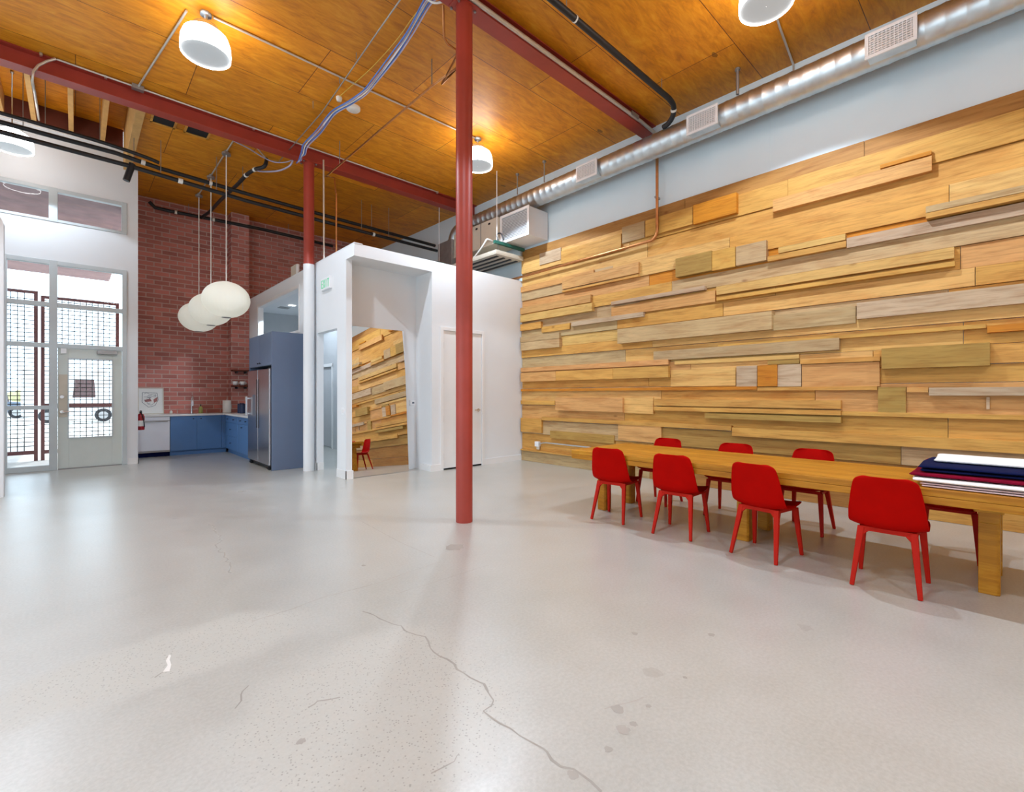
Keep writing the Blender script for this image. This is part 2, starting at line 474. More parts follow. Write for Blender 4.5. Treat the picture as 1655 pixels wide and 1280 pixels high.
pts = [onZ(x, y, 0.0008) for x, y in ((273, 1058), (268, 1068), (271, 1075), (263, 1086), (274, 1085), (277, 1074), (274, 1066), (277, 1059))]
o.add(pts, [tuple(range(8))]); o.build('chip', M['pave'], floor)

# ceiling: plywood, rising gently to the back, with a raised bay over the window wall
def slab(b, x0, x1, y0, y1, f, th=.06):
    b.add([(x0, y0, f(y0)), (x1, y0, f(y0)), (x1, y1, f(y1)), (x0, y1, f(y1)), (x0, y0, f(y0) + th), (x1, y0, f(y0) + th), (x1, y1, f(y1) + th), (x0, y1, f(y1) + th)],
          [(0, 3, 2, 1), (4, 5, 6, 7), (0, 1, 5, 4), (1, 2, 6, 5), (2, 3, 7, 6), (3, 0, 4, 7)])
b = MB()
slab(b, -7.2, 7.3, -4.2, 9.04, ceil_z)
slab(b, .82, 7.3, 9.04, YB + .2, ceil_z)
slab(b, -7.2, .82, 9.04, YW + .1, lambda y: 6.70)
b.box(-7.2, 9.04, 5.93, .82, 9.10, 6.75)
ceiling = struct('ceiling', b, M['ply'], 'orange plywood sheet ceiling')

# window wall, with the storefront and clerestory openings
sf_l, sf_r = onY(3, 600, YW).x, onY(205, 600, YW).x
z_sf, z_c0, z_c1 = 3.89, 4.61, 5.24
b = MB()
b.box(-7.2, YW, 0, sf_l, YW + .15, z_c0).box(sf_r, YW, 0, .93, YW + .15, 6.32)
b.box(sf_l, YW, z_sf, sf_r, YW + .15, z_c0).box(-7.2, YW, z_c1, sf_r, YW + .15, 6.32).box(-7.2, YW, z_c0, -3.2, YW + .15, z_c1)
b.box(.78, YW + .15, 0, .93, YB, 6.05)
struct('wall_window', b, M['white_wall'], 'white wall around the glazed entrance and high windows')
b = MB().box(-7.2, YW + .02, 6.32, .7, YW + .10, 6.70)
struct('trim_1', b, M['raft_dark'], 'dark brown blocking boards between the rafters')
b = MB().box(-7.2, YW - .02, 6.28, .7, YW + .12, 6.33)
struct('trim_2', b, M['white_trim'], 'white cap along the top of the window wall')

# brick wall with a pier
b = MB().box(.93, YB, 0, 7.3, YB + .2, 6.1).box(2.87, YB - .33, 0, XL - .005, YB, 6.02)
struct('wall_back', b, M['brick'], 'painted red brick wall behind the kitchen')

# right wall (drywall above and behind the boards), walls out of the frame
b = MB().box(XD, -4.2, 0, XD + .2, YB + .2, 6.1)
struct('wall_right', b, M['grey_wall'], 'pale grey drywall above the wood boards')
b = MB().box(XD - .004, 2.345, 4.45, XD, 2.36, 5.80)
struct('trim_3', b, M['grey_wall'])
b = MB().box(-7.2, -4.3, 0, 7.3, -4.2, 6.0)
struct('wall_front', b, M['white_wall'])
b = MB()
ys = [-4.2, -3.2, -.7, .3, 2.8, 3.8, 6.3, 7.3, 9.8, YW + .15]
for i in range(len(ys) - 1):
    if i % 2 == 0: b.box(-7.3, ys[i], 0, -7.2, ys[i + 1], 6.75)
    else: b.box(-7.3, ys[i], 0, -7.2, ys[i + 1], .4).box(-7.3, ys[i], 4.2, -7.2, ys[i + 1], 6.75)
struct('wall_left', b, M['white_wall'])
# low white partition whose end just enters the frame on the left
b = MB().prism([(-4.2, 0), (-.72, 0), (-.72, 3.74), (-.74, 3.80), (-.78, 3.85), (-.84, 3.87), (-4.2, 3.87)], 9.42, 9.58, 'y')
struct('wall_partition_left', b, M['white_wall'], 'end of a low white partition at the left picture edge')

# ---- the white room-in-room
dy0, dy1, dz = 7.93, 8.84, 2.54            # hall opening in its left face
wy0, wy1, wz0, wz1 = 9.81, 12.69, 2.70, 3.55   # interior window
T = .12
b = MB()
b.box(XL, 7.565, 0, XL + .10, dy0, BT - .2).box(XL, dy0, dz, XL + T, dy1, BT - .2).box(XL, dy1, 0, XL + T, wy0, BT - .2)
b.box(XL, wy0, 0, XL + T, wy1, wz0).box(XL, wy0, wz1, XL + T, wy1, BT - .2).box(XL, wy1, 0, XL + T, YB, BT - .2)
b.box(XL, 7.80, BT - .2, XL + T, YB, BT)
b.box(XL + T, 7.80, 0, 4.75, 7.80 + T, BT)                      # back of the mirror recess
b.box(XL, YP, BT - .2, 4.75, 7.80, BT)                          # soffit over the recess
b.box(4.75, YP, 0, 4.75 + T, 7.80 + T, BT)                      # return
d0, d1, dh = 4.994, 5.92, 2.60                                  # door in the front
b.box(4.75 + T, YP, 0, d0, YP + T, BT).box(d0, YP, dh, d1, YP + T, BT).box(d1, YP, 0, XD, YP + T, BT)
b.box(XL - .005, YP - .008, BT, XL + .14, YB, BT + .012)        # cap
struct('wall_partition', b, M['white_wall'], 'white painted room built inside the hall')
b = MB().box(XL + T, 7.92, 3.60, XD, YB, 3.66)
struct('ceiling_hall', b, M['white_wall'])
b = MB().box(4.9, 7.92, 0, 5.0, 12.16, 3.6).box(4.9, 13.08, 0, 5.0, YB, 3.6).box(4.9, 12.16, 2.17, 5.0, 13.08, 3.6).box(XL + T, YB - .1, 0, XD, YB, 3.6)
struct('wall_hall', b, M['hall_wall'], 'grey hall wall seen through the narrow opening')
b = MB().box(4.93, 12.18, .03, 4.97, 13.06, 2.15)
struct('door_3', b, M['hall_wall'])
b = MB().box(4.88, 12.10, 2.14, 4.9, 13.14, 2.22).box(4.88, 12.10, 0, 4.9, 12.17, 2.16)
struct('trim_4', b, M['white_trim'])

# baseboards
b = MB().box(4.85, YP - .012, 0, d0 - .06, YP, .12).box(d1 + .06, YP - .012, 0, XP - .01, YP, .12)
b.box(4.718, YP - .012, 0, 4.85, YP, .12).box(4.718, YP, 0, 4.75, 7.62, .12)
struct('baseboard_front', b, M['white_trim'])
b = MB().box(XL - .012, 7.553, 0, XL + T, 7.565, .14).box(XL - .012, 7.553, 0, XL, dy0 + .006, .14).box(XL - .012, dy0 - .0, 0, XL + T, dy0 + .01, .14)
b.box(XL - .012, dy1 - .01, 0, XL + T, dy1, .14).box(XL - .012, dy1 - .01, 0, XL, 9.3, .14)
struct('baseboard_left', b, M['white_trim'])
b = MB().box(sf_r + .02, YW - .012, 0, .942, YW, .12).box(.93, YW - .012, 0, .942, YW + .6, .12)
struct('baseboard_window', b, M['white_trim'])

# white door in the front face
dr = struct_root('door_2', ((d0 + d1) / 2, YP, 0), 'plain white door behind the red column')
MB().box(d0 - .06, YP - .015, 0, d0 + .004, YP + .0, dh + .06).box(d1 - .004, YP - .015, 0, d1 + .06, YP + .0, dh + .06).box(d0 + .004, YP - .015, dh - .004, d1 - .004, YP + .0, dh + .06).build('door_frame', M['white_trim'], dr, .003)
MB().box(d0 + .005, YP + .004, .03, d1 - .005, YP + .045, dh - .005).build('door_leaf', M['white_trim'], dr, .003)
MB().box(d0, YP + .012, 0.001, d1, YP + .08, .03).build('threshold_gap', M['dark_gap'], dr)
for z in (.25, .95, 1.66, 2.32):
    MB().cyl((d0 + .008, YP + .004, z - .06), (d0 + .008, YP + .004, z + .06), .009, 8).build('hinge', M['galv_dull'], dr)
lv = MB().cyl((d1 - .085, YP + .012, 1.10), (d1 - .085, YP + .002, 1.10), .03, 16).cyl((d1 - .085, YP + .005, 1.10), (d1 - .085, YP - .05, 1.10), .011, 10)
lv.tube(arc((d1 - .085, YP - .05, 1.10), (d1 - .11, YP - .052, 1.10), (d1 - .21, YP - .046, 1.10)), .010, 8)
lv.build('door_handle', M['chrome'], dr)

# interior window frame over the fridge
w3 = struct_root('window_3', (XL, wy0, wz0), 'interior window opening above the fridge cabinet')
MB().box(XL - .012, wy0 - .06, wz0 - .05, XL - .001, wy0, wz1 + .06).box(XL - .012, wy1, wz0 - .05, XL - .001, wy1 + .06, wz1 + .06) \
    .box(XL - .012, wy0, wz1, XL - .001, wy1, wz1 + .06).box(XL - .012, wy0, wz0 - .05, XL - .001, wy1, wz0) \
    .box(XL - .001, wy0 - .001, wz0, XL + T + .001, wy0 + .012, wz1).box(XL - .001, wy1 - .012, wz0, XL + T + .001, wy1 + .001, wz1).box(XL - .001, wy0 + .012, wz1 - .012, XL + T + .001, wy1 - .012, wz1 + .001).build('window_frame', M['white_trim'], w3, .004)

# ---- glazed entrance
xm = onY(86, 600, YW).x                 # mullion between sidelight and door
f0, f1 = YW - .02, YW + .10
w1 = struct_root('window_1', (sf_l, YW, 0), 'tall glazed storefront with grey frame beside the entrance door')
fb = MB()
fb.box(sf_l, f0, 0, sf_l + .06, f1, z_sf).box(sf_r - .07, f0, 0, sf_r, f1, z_sf).box(xm - .055, f0, 0, xm + .055, f1, z_sf)
fb.box(sf_l + .001, f0 + .004, z_sf - .08, sf_r - .001, f1 - .004, z_sf - .001).box(sf_l + .001, f0 + .004, 3.03, sf_r - .001, f1 - .004, 3.11).box(sf_l + .001, f0 + .004, 2.275, sf_r - .001, f1 - .004, 2.355)
fb.box(sf_l + .001, f0 + .004, 1.13, xm, f1 - .004, 1.20).box(sf_l + .001, f0 + .004, .001, xm, f1 - .004, .10)
fb.build('window_frame', M['alu'], w1, .004)
for (x0, x1, z0, z1) in ((sf_l + .06, xm - .055, .10, 1.13), (sf_l + .06, xm - .055, 1.20, 2.275), (sf_l + .06, xm - .055, 2.355, 3.03), (sf_l + .06, xm - .055, 3.11, z_sf - .08),
                         (xm + .055, sf_r - .07, 2.355, 3.03), (xm + .055, sf_r - .07, 3.11, z_sf - .08)):
    MB().box(x0, YW + .035, z0, x1, YW + .043, z1).build('pane', M['glass'], w1)
g0, g1 = onY(111.6, 640, YW).x, onY(181, 640, YW).x
dl, drr = xm + .06, sf_r - .075
d1o = struct_root('door_1', ((dl + drr) / 2, YW, 0), 'grey entrance door with a large glass pane')
MB().box(dl, YW + .01, .015, g0, YW + .055, 2.27).box(g1, YW + .01, .015, drr, YW + .055, 2.27).box(g0, YW + .01, .015, g1, YW + .055, .59).box(g0, YW + .01, 2.08, g1, YW + .055, 2.27).build('door_leaf', M['door_grey'], d1o, .004)
MB().box(g0 - .02, YW + .0, .57, g0, YW + .065, 2.10).box(g1, YW + .0, .57, g1 + .02, YW + .065, 2.10).box(g0, YW, .57, g1, YW + .065, .59).box(g0, YW, 2.08, g1, YW + .065, 2.10).build('glazing_bead', M['alu'], d1o)
MB().box(g0, YW + .028, .59, g1, YW + .036, 2.08).build('pane', M['glass'], d1o)
hx = (dl + g0) / 2 - .02
MB().box(hx - .045, YW - .002, .98, hx + .075, YW + .012, 1.78).build('kick_plate', M['beige_metal'], d1o, .003)
hb = MB().cyl((hx, YW - .002, 1.08), (hx, YW - .05, 1.08), .028, 14)
hb.tube(arc((hx, YW - .05, 1.08), (hx + .02, YW - .055, 1.08), (hx + .12, YW - .05, 1.08)), .012, 8); hb.build('door_handle', M['chrome'], d1o)
MB().cyl((hx, YW - .002, 1.36), (hx, YW - .03, 1.36), .03, 14).build('deadbolt', M['chrome'], d1o)
MB().box(dl + .55, YW - .06, 2.19, dl + .85, YW + .01, 2.26).build('door_closer', M['galv_dull'], d1o, .006)
MB().box(dl + .04, YW - .03, 2.17, dl + .12, YW + .01, 2.27).build('door_sensor', M['white_metal'], d1o, .004)
MB().box(dl, YW - .01, 0, drr, YW + .06, .014).build('threshold', M['galv_dull'], d1o)
# clerestory
w2 = struct_root('window_2', (sf_r, YW, z_c0), 'high strip window above the entrance')
fb = MB().box(-3.199, f0 + .004, z_c0 + .001, sf_r - .001, f1 - .004, z_c0 + .05).box(-3.199, f0 + .004, z_c1 - .07, sf_r - .001, f1 - .004, z_c1 - .001).box(sf_r - .08, f0, z_c0, sf_r, f1, z_c1).box(xm - .06, f0, z_c0, xm + .06, f1, z_c1).box(-3.2, f0, z_c0, -3.14, f1, z_c1).box(-2.0, f0, z_c0, -1.9, f1, z_c1)
fb.build('window_frame', M['alu'], w2, .004)
for x0, x1 in ((-3.14, -2.0), (-1.9, xm - .06), (xm + .06, sf_r - .08)):
    MB().box(x0, YW + .035, z_c0 + .05, x1, YW + .043, z_c1 - .07).build('pane', M['glass'], w2)

# ------------------------------------------------------------------ outside
b = MB().box(-30, YW + .15, -.14, .78, 90, -.02).box(.78, YB + .3, -.14, 40, 90, -.02)
struct('ground', b, M['pave'], 'bright pavement outside the entrance')
b = MB(); slab(b, -9, .9, YW + .16, 22.4, lambda y: 5.50, .12)
struct('ceiling_porch', b, M['porch'], 'purple brown porch soffit outside the windows')
YF = 14.4
def fence(name, x0, x1, top, label, mid=None):
    r = thing(name, label, 'fence', ((x0 + x1) / 2, YF, 0), None)
    for x in (x0, x1): MB().box(x - .03, YF - .03, -.02, x + .03, YF + .03, top).build('post', M['fence_red'], r)
    MB().box(x0, YF - .025, top - .06, x1, YF + .025, top).build('top_rail', M['fence_red'], r)
    MB().box(x0, YF - .025, .12, x1, YF + .025, .20).build('bottom_rail', M['fence_red'], r)
    if mid: MB().box(x0, YF - .025, mid - .04, x1, YF + .025, mid + .04).build('middle_rail', M['fence_red'], r)
    b = MB(); n = int((x1 - x0) / .1)
    for i in range(1, n): b.box(x0 + i * .1 - .007, YF - .004, .2, x0 + i * .1 + .007, YF + .003, top - .06)
    z = .3
    while z < top - .1: b.box(x0, YF - .0035, z - .008, x1, YF + .003, z + .008); z += .09
    b.build('wire_mesh', M['wire'], r)
fence('wire_fence', -4.0, -.625, 3.63, 'red framed wire mesh fence outside the left sidelight')
fence('wire_fence', -.52, .72, 3.55, 'red framed wire mesh gate seen through the entrance door', 1.16)

def vehicle(name, label, x0, x1, y, body, h, hood, wheels, glass_z):
    r = thing(name, label, 'car', ((x0 + x1) / 2, y, -.02))
    w = 1.7
    if hood: prof = [(x0, .35), (x1, .35), (x1, .8), (x1 - .15, .92), (x1 - .95, .98), (x1 - 1.6, h), (x0 + 1.0, h), (x0 + .35, 1.0), (x0, .92)]
    else: prof = [(x0, .35), (x1, .35), (x1, 1.0), (x1 - .35, 1.25), (x1 - .75, h - .1), (x1 - 1.0, h), (x0 + .1, h), (x0, h - .15)]
    MB().prism(prof, y, y + w, 'y').build('body', body, r, .06)
    for gx0, gx1, tp in glass_z:
        MB().prism([(gx0, tp[0]), (gx1, tp[0]), (gx1 - .06, tp[1]), (gx0 + .1, tp[1])], y - .012, y + .01, 'y').build('side_window', M['car_glass'], r, .01)
    for wx in wheels:
        wb = MB().cyl((wx, y - .03, .33), (wx, y + .2, .33), .35, 20).build('wheel', M['tyre'], r, .02)
        MB().cyl((wx, y - .045, .33), (wx, y, .33), .2, 14).build('hub_cap', M['galv_dull'], wb)
vehicle('van', 'white van parked beyond the fence outside the entrance door', -1.95, 2.1, 33, M['car_white'], 2.7, False, (-1.02, 1.08), ((-.12, .78, (1.25, 2.2)),))
vehicle('car', 'dark grey car parked far beyond the fence at the left', -4.9, -1.9, 41, M['car_dark'], 1.42, True, (-4.2, -2.6), ((-4.0, -2.9, (.98, 1.34)),))
b = MB()
for i in range(60):
    x = -14 + i * .3 + R.uniform(-.1, .1); h = R.uniform(1.1, 2.1)
    b.lathe([(.05, 0), (.5, h * .3), (.6, h * .6), (.4, h * .9), (.02, h)], (x, 62 + R.uniform(-.5, .5), -.02), 8)
tag(b.build('hedge', M['hedge'], None), 'yellow green hedge on the far side of the parking area', 'hedge', kind='stuff')

# ------------------------------------------------------------------ wall of staggered reclaimed boards
TONES = {'y': (204, 154, 78), 'l': (213, 171, 102), 'g': (186, 158, 116), 'p': (202, 153, 94), 'o': (198, 128, 34), 'd': (170, 136, 70), 'b': (168, 120, 62), 'w': (188, 164, 136)}
def tone(t, v=.07):
    c = lin(TONES[t]); k = R.uniform(1 - v, 1 + v)
    return tuple(x * k * R.uniform(.97, 1.03) for x in c[:3]) + (1,)
pb = MB()
def board(y0, y1, z0, z1, lev, t):
    pb.cur = tone(t)
    y0, y1 = max(min(y0, y1), -4.15), min(max(y0, y1), YP - .012)
    x0, x1 = XP - lev, XD - .002
    e = .0028
    pb.box(x0, y0 + e, z0 + e, x1, y1 - e, z1 - e)
CROP = {'A': (830, 300, 3.9405), 'B': (1240, 150, 3.988), 'C': (1240, 450, 3.988), 'D': (830, 550, 3.9405), 'E': (840, 380, 7.11), 'F': (1090, 560, 7.11)}
def tr(crop, xl, xr, xref, yt, yb, lev, t):
    """a board traced on the plane of its own front face"""
    lev = lev * 1.35 + .0313; X = XP - lev
    def P(cx, cy, cr):
        ox, oy, s = CROP[cr]; return onX(ox + cx / s, oy + cy / s, X)
    cl, l_ = (crop, xl) if not isinstance(xl, tuple) else xl
    cr_, r_ = (crop, xr) if not isinstance(xr, tuple) else xr
    ya = P(l_, 0, cl).y; yb_ = P(r_, 0, cr_).y
    if r_ == 1700: yb_ -= R.uniform(.2, 2.2)
    z1 = P(xref, yt, crop).z; z0 = P(xref, yb, crop).z
    board(yb_, ya, z0, z1, lev, t)
# base courses
rows = [0, .173, .42, .62, .848, 1.095, 1.233, 1.38, 1.561, 1.687, 1.827, 1.97, 2.15, 2.30, 2.43, 2.644, 2.84, 3.065, 3.205]
seq = ['bgby', 'ybby', 'ggdg', 'ylpy', 'plyp', 'yoyy', 'ylpl', 'ygly', 'gyly', 'lygy', 'ylyg', 'ypgy', 'gyly', 'yopo', 'lgly', 'yply', 'yyly', 'bbpb']
for i in range(len(rows) - 1):
    y = YP - .012; k = R.randrange(4); rl = (.026, .003)[i % 2]
    while y > -4.1:
        L = R.uniform(1.8, 4.4); t = seq[i][k % 4]; k += 1
        board(y - L, y, rows[i] * 1.4, rows[i + 1] * 1.4, rl + R.uniform(-.003, .004), t); y -= L
# raised boards, traced
tr('A', 302, 685, 685, 303, 398, .025, 'y'); tr('A', 165, 302, 302, 392, 470, .012, 'w'); tr('A', 690, 835, 835, 222, 330, .015, 'g')
tr('A', 838, 1143, 1143, 130, 245, .02, 'y'); tr('A', 1143, 1420, 1420, 40, 172, .05, 'o')
tr('E', 10, 850, 850, 395, 470, .016, 'p')
tr('E', 485, 1365, 1365, 305, 435, .03, 'p'); tr('E', 485, 1365, 1365, 448, 475, .022, 'y')
tr('A', 1030, 1262, 1262, 412, 540, .05, 'd'); tr('A', 1262, 1412, 1412, 385, 515, .045, 'y'); tr('A', 1415, 1610, 1610, 345, 474, .045, 'g')
tr('A', 620, 1218, 1218, 635, 662, .04, 'w'); tr('A', 622, 1285, 1285, 665, 740, .012, 'p')
tr('B', ('A', 1290), 1206, 1206, 990, 1066, .04, 'l'); tr('B', ('A', 1290), 1210, 1210, 1082, 1116, .045, 'y')
tr('E', 5, 815, 815, 680, 768, .03, 'p'); tr('E', 5, 830, 830, 775, 870, .045, 'l'); tr('E', 5, 242, 242, 990, 1070, .028, 'y'); tr('E', 250, 575, 575, 1008, 1080, .018, 'y')
tr('E', 590, 1422, 590, 1000, 1050, .035, 'w')
tr('E', 5, 455, 455, 1115, 1185, .03, 'g'); tr('A', 45, 292, 292, 972, 1028, .045, 'g')
tr('A', 660, 1645, 1645, 795, 915, .075, 'g')
tr('A', 1645, ('C', 25), 1645, 838, 915, .045, 'y')
tr('C', 25, 572, 572, 175, 288, .02, 'g'); tr('C', 575, 1700, 1655, 30, 160, .045, 'w')
tr('C', ('A', 890), 465, 465, 380, 460, .03, 'g')
tr('A', 45, 985, 985, 1104, 1140, .035, 'p'); tr('A', 45, 268, 985, 1146, 1222, .05, 'p'); tr('A', 268, 632, 985, 1146, 1222, .052, 'y'); tr('A', 632, 985, 985, 1146, 1222, .05, 'y')
tr('F', 0, 1435, 1435, 85, 140, .018, 'l')
tr('D', 1000, 1415, 1415, 172, 290, .008, 'l'); tr('F', 710, 950, 950, 215, 460, .02, 'w'); tr('F', 952, 1180, 1180, 205, 458, .04, 'o'); tr('F', 1183, 1458, 1458, 198, 460, .02, 'w')
tr('C', 222, 726, 726, 535, 695, .014, 'p')
tr('D', 45, 1550, 1550, 292, 315, .03, 'o'); tr('C', ('D', 1550), 710, 710, 692, 720, .03, 'y')
tr('D', 265, 695, 695, 365, 460, .045, 'p'); tr('D', 45, 263, 263, 385, 412, .02, 'y')
tr('C', ('D', 892), 475, 475, 785, 843, .045, 'y'); tr('C', ('D', 892), 475, 475, 850, 884, .05, 'y'); tr('C', ('F', 345), 475, 475, 893, 934, .055, 'd')
tr('D', 700, 890, 890, 362, 470, .015, 'l')
tr('C', ('D', 178), ('D', 1388), 1, 960, 995, .03, 'y'); tr('C', ('D', 1390), 1700, 100, 975, 1036, .035, 'y')
tr('D', 45, 178, 178, 500, 592, .03, 'y'); tr('D', 665, 940, 940, 548, 658, .022, 'p'); tr('D', 232, 640, 640, 605, 660, .012, 'd')
tr('C', 735, 1437, 1437, 410, 562, .075, 'd'); tr('C', 1040, 1700, 1655, 697, 757, .045, 'w')
tr('C', 712, 895, 895, 698, 868, .02, 'd'); tr('C', 897, 1040, 1040, 700, 735, .03, 'l'); tr('C', 1410, 1436, 1436, 762, 845, .02, 'w')
tr('C', 212, 728, 728, 500, 532, .03, 'y'); tr('C', 0, 208, 208, 520, 548, .02, 'd')
tr('C', 1415, 1700, 1655, 285, 335, .045, 'o'); tr('C', ('A', 1300), 1412, 1412, 290, 320, .025, 'y')
tr('B', 35, 1062, 1062, 402, 500, .035, 'p'); tr('B', 725, 1060, 1060, 368, 396, .03, 'o')
tr('B', 1020, 1700, 1655, 592, 640, .065, 'g'); tr('B', 1020, 1700, 1655, 640, 682, .085, 'y')
tr('B', 510, 1700, 1655, 702, 785, .03, 'w'); tr('B', 70, 505, 505, 905, 948, .035, 'l'); tr('B', 0, 508, 508, 952, 992, .05, 'y')
tr('C', 478, 1700, 1655, 880, 915, .022, 'y')
tr('D', 45, 480, 45, 690, 700, .03, 'y')
cl = pb.build('plank_cladding', M['plank'], None)
tag(cl, 'wall-high cladding of staggered reclaimed wood boards behind the dining table', 'wood cladding')

# ------------------------------------------------------------------ red steel: columns and beams
COL = [(3.15, 4.17), (3.16, 8.92)]
def column(x, y, z0, z1, label, white_to=None):
    r = thing('steel_column', label, 'column', (x, y, 0))
    MB().cyl((x, y, z0), (x, y, z1), .092, 32).build('shaft', M['red_steel'], r)
    MB().box(x - .14, y - .1, z1, x + .14, y + .1, z1 + .014).build('cap_plate', M['red_steel'], r)
    if white_to:
        w = MB().cyl((x, y, 0), (x, y, white_to), .097, 32).build('painted_base', M['white_wall'], r); w['label'] = 'white painted lower part of the column'
column(*COL[0], 0, 5.676, 'round red steel column standing free in the middle of the floor')
column(*COL[1], 3.80, 5.676, 'red steel column rising out of the white room by the kitchen', 3.80)
def beam(yc, x0, x1, label):
    r = thing('steel_beam', label, 'beam', ((x0 + x1) / 2, yc, 5.69)); zt = ceil_z(yc) - .004
    MB().box(x0, yc - .10, 5.69, x1, yc + .10, 5.704).build('bottom_flange', M['red_steel'], r)
    MB().box(x0, yc - .005, 5.704, x1, yc + .005, zt - .014).build('web', M['red_steel'], r)
    MB().box(x0, yc - .10, zt - .014, x1, yc + .10, zt).build('top_flange', M['red_steel'], r)
    for cx, cy in COL:
        if abs(cy - yc) < .2:
            b = MB()
            for dx in (-.11, .11):
                for dy in (-.07, .07): b.cyl((cx + dx, yc + dy, 5.674), (cx + dx, yc + dy, 5.655), .014, 6)
            b.build('bolt', M['galv_dull'], r)
beam(4.19, -7, 7.05, 'red steel beam over the free standing column')
beam(8.93, -7, 7.05, 'red steel beam along the raised ceiling bay and kitchen')

# ------------------------------------------------------------------ dining table
TX0, TX1, TY0, TY1, TZ = 4.37, 5.50, -.40, 3.66, .742
t = thing('dining_table', 'long stained wood dining table along the board wall', 'table', ((TX0 + TX1) / 2, (TY0 + TY1) / 2, 0))
def table_piece(mb, name, bev=.006): return mb.build(name, M['table'], t, bev)
n = 6
for i in range(n):
    w = (TX1 - TX0) / n
    table_piece(MB().box(TX0 + i * w + .0006, TY0 + .10, TZ - .05, TX0 + (i + 1) * w - .0006, TY1 - .11, TZ), 'tabletop_board', .004)
table_piece(MB().box(TX0, TY1 - .109, TZ - .052, TX1, TY1, TZ), 'breadboard_end'); table_piece(MB().box(TX0, TY0, TZ - .052, TX1, TY0 + .099, TZ), 'breadboard_end')
table_piece(MB().box(TX0 + .002, TY0 + .002, TZ - .105, TX0 + .05, TY1 - .002, TZ - .051), 'apron'); table_piece(MB().box(TX1 - .05, TY0 + .002, TZ - .105, TX1 - .002, TY1 - .002, TZ - .051), 'apron')
for y in (3.45, 1.80, .14):
    table_piece(MB().box(4.60, y - .075, .585, 5.46, y + .075, TZ - .052), 'cross_bearer')
    for x in (4.755, 5.29):
        lb = MB(); a, c = .07, .055
        poly = [(x - a + .018, y - c), (x + a - .018, y - c), (x + a, y - c + .018), (x + a, y + c), (x - a, y + c), (x - a, y - c + .018)]
        lb.prism(poly, 0, .50, 'z').box(x - a, y - c, .50, x + a, y + c, .585)
        table_piece(lb, 'leg', .004)

# ------------------------------------------------------------------ red chairs
def cr(pts, t):
    """Catmull-Rom through equally spaced parameter values"""
    m = len(pts) - 1; u = min(max(t, 0), 1) * m; i = min(int(u), m - 1); f = u - i
    g = lambda k: Vector(pts[min(max(k, 0), m)])
    p0, p1, p2, p3 = g(i - 1), g(i), g(i + 1), g(i + 2)
    return .5 * ((2 * p1) + (p2 - p0) * f + (2 * p0 - 5 * p1 + 4 * p2 - p3) * f * f + (3 * p1 - p0 - 3 * p2 + p3) * f ** 3)
PROF = [(.235, .436), (.215, .448), (.12, .440), (.02, .428), (-.08, .421), (-.145, .430), (-.185, .470), (-.205, .540), (-.222, .62), (-.242, .71), (-.262, .79), (-.270, .815)]
HALF = [(.160,), (.203,), (.222,), (.227,), (.230,), (.231,), (.230,), (.226,), (.216,), (.202,), (.180,), (.122,)]
def shell():
    b = MB(); nu, nv = 34, 16; vs = []; fs = []
    for i in range(nu + 1):
        t_ = i / nu; y, z = cr(PROF, t_)[:2] if False else (cr([(p[0], p[1], 0) for p in PROF], t_).x, cr([(p[0], p[1], 0) for p in PROF], t_).y)
        w = cr([(h[0], 0, 0) for h in HALF], t_).x
        back = min(max((t_ - .42) / .2, 0), 1); back = back * back * (3 - 2 * back)
        low = math.exp(-((t_ - .45) / .13) ** 2)
        for j in range(nv + 1):
            v = j / nv * 2 - 1; e = abs(v) ** 2.6
            vs.append((v * w, y + back * e * .035 + low * e * .035, z + (1 - back) * e * .016 + low * e * .012))
    for i in range(nu):
        for j in range(nv):
            a = i * (nv + 1) + j; fs.append((a, a + 1, a + nv + 2, a + nv + 1))
    return b.add(vs, fs, True)
def chair_leg(sx, rear):
    top = Vector((sx * .150, -.128, .424)) if rear else Vector((sx * .175, .150, .418))
    bot = Vector((sx * .192, -.235, 0)) if rear else Vector((sx * .205, .205, 0))
    return MB().bar(top, bot, .044, .036, .028, .024)
def make_chair(label):
    r = thing('dining_chair', label, 'chair', (0, 0, 0), 'red chairs around the dining table')
    sh = shell().build('seat_shell', M['red_plastic'], r, solid=.009, subsurf=1)
    for sx in (-1, 1):
        for rear in (0, 1): chair_leg(sx, rear).build('leg', M['red_leg'], r, .006)
    f = MB()
    f.bar((-.15, -.128, .412), (.15, -.128, .412), .034, .034).bar((-.175, .15, .418), (.175, .15, .418), .03, .028)
    for sx in (-1, 1):
        f.bar((sx * .15, -.128, .413), (sx * .175, .15, .418), .03, .026)
        f.bar((sx * .158, -.148, .358), (sx * .112, -.132, .405), .024, .024)
    f.build('seat_frame', M['red_leg'], r, .005)
    return r
CH = [  # rear-leg midpoint on the floor (x, y), turn in degrees, label; near side first
    (4.285, 3.08, 8, 'red plastic chair on the near side of the table, nearest its far left end', 'n'),
    (4.285, 2.32, 5, 'red plastic chair on the near side, second from the left end of the table', 'n'),
    (4.235, 1.545, -7, 'red plastic chair on the near side, third from the left, by the middle leg', 'n'),
    (4.20, .645, 2, 'red plastic chair nearest the camera, beside the front right table leg', 'n'),
    (5.87, 3.20, 0, 'red chair behind the table, first from the left by the wall', 'f'),
    (5.85, 2.31, 3, 'red chair behind the table, second from the left by the wall', 'f'),
    (5.85, 1.50, -2, 'red chair behind the table, third from the left by the wall', 'f'),
    (5.87, .42, 0, 'red chair behind the table, partly hidden by the folded cloths', 'f')]
chair0 = make_chair(CH[0][3])
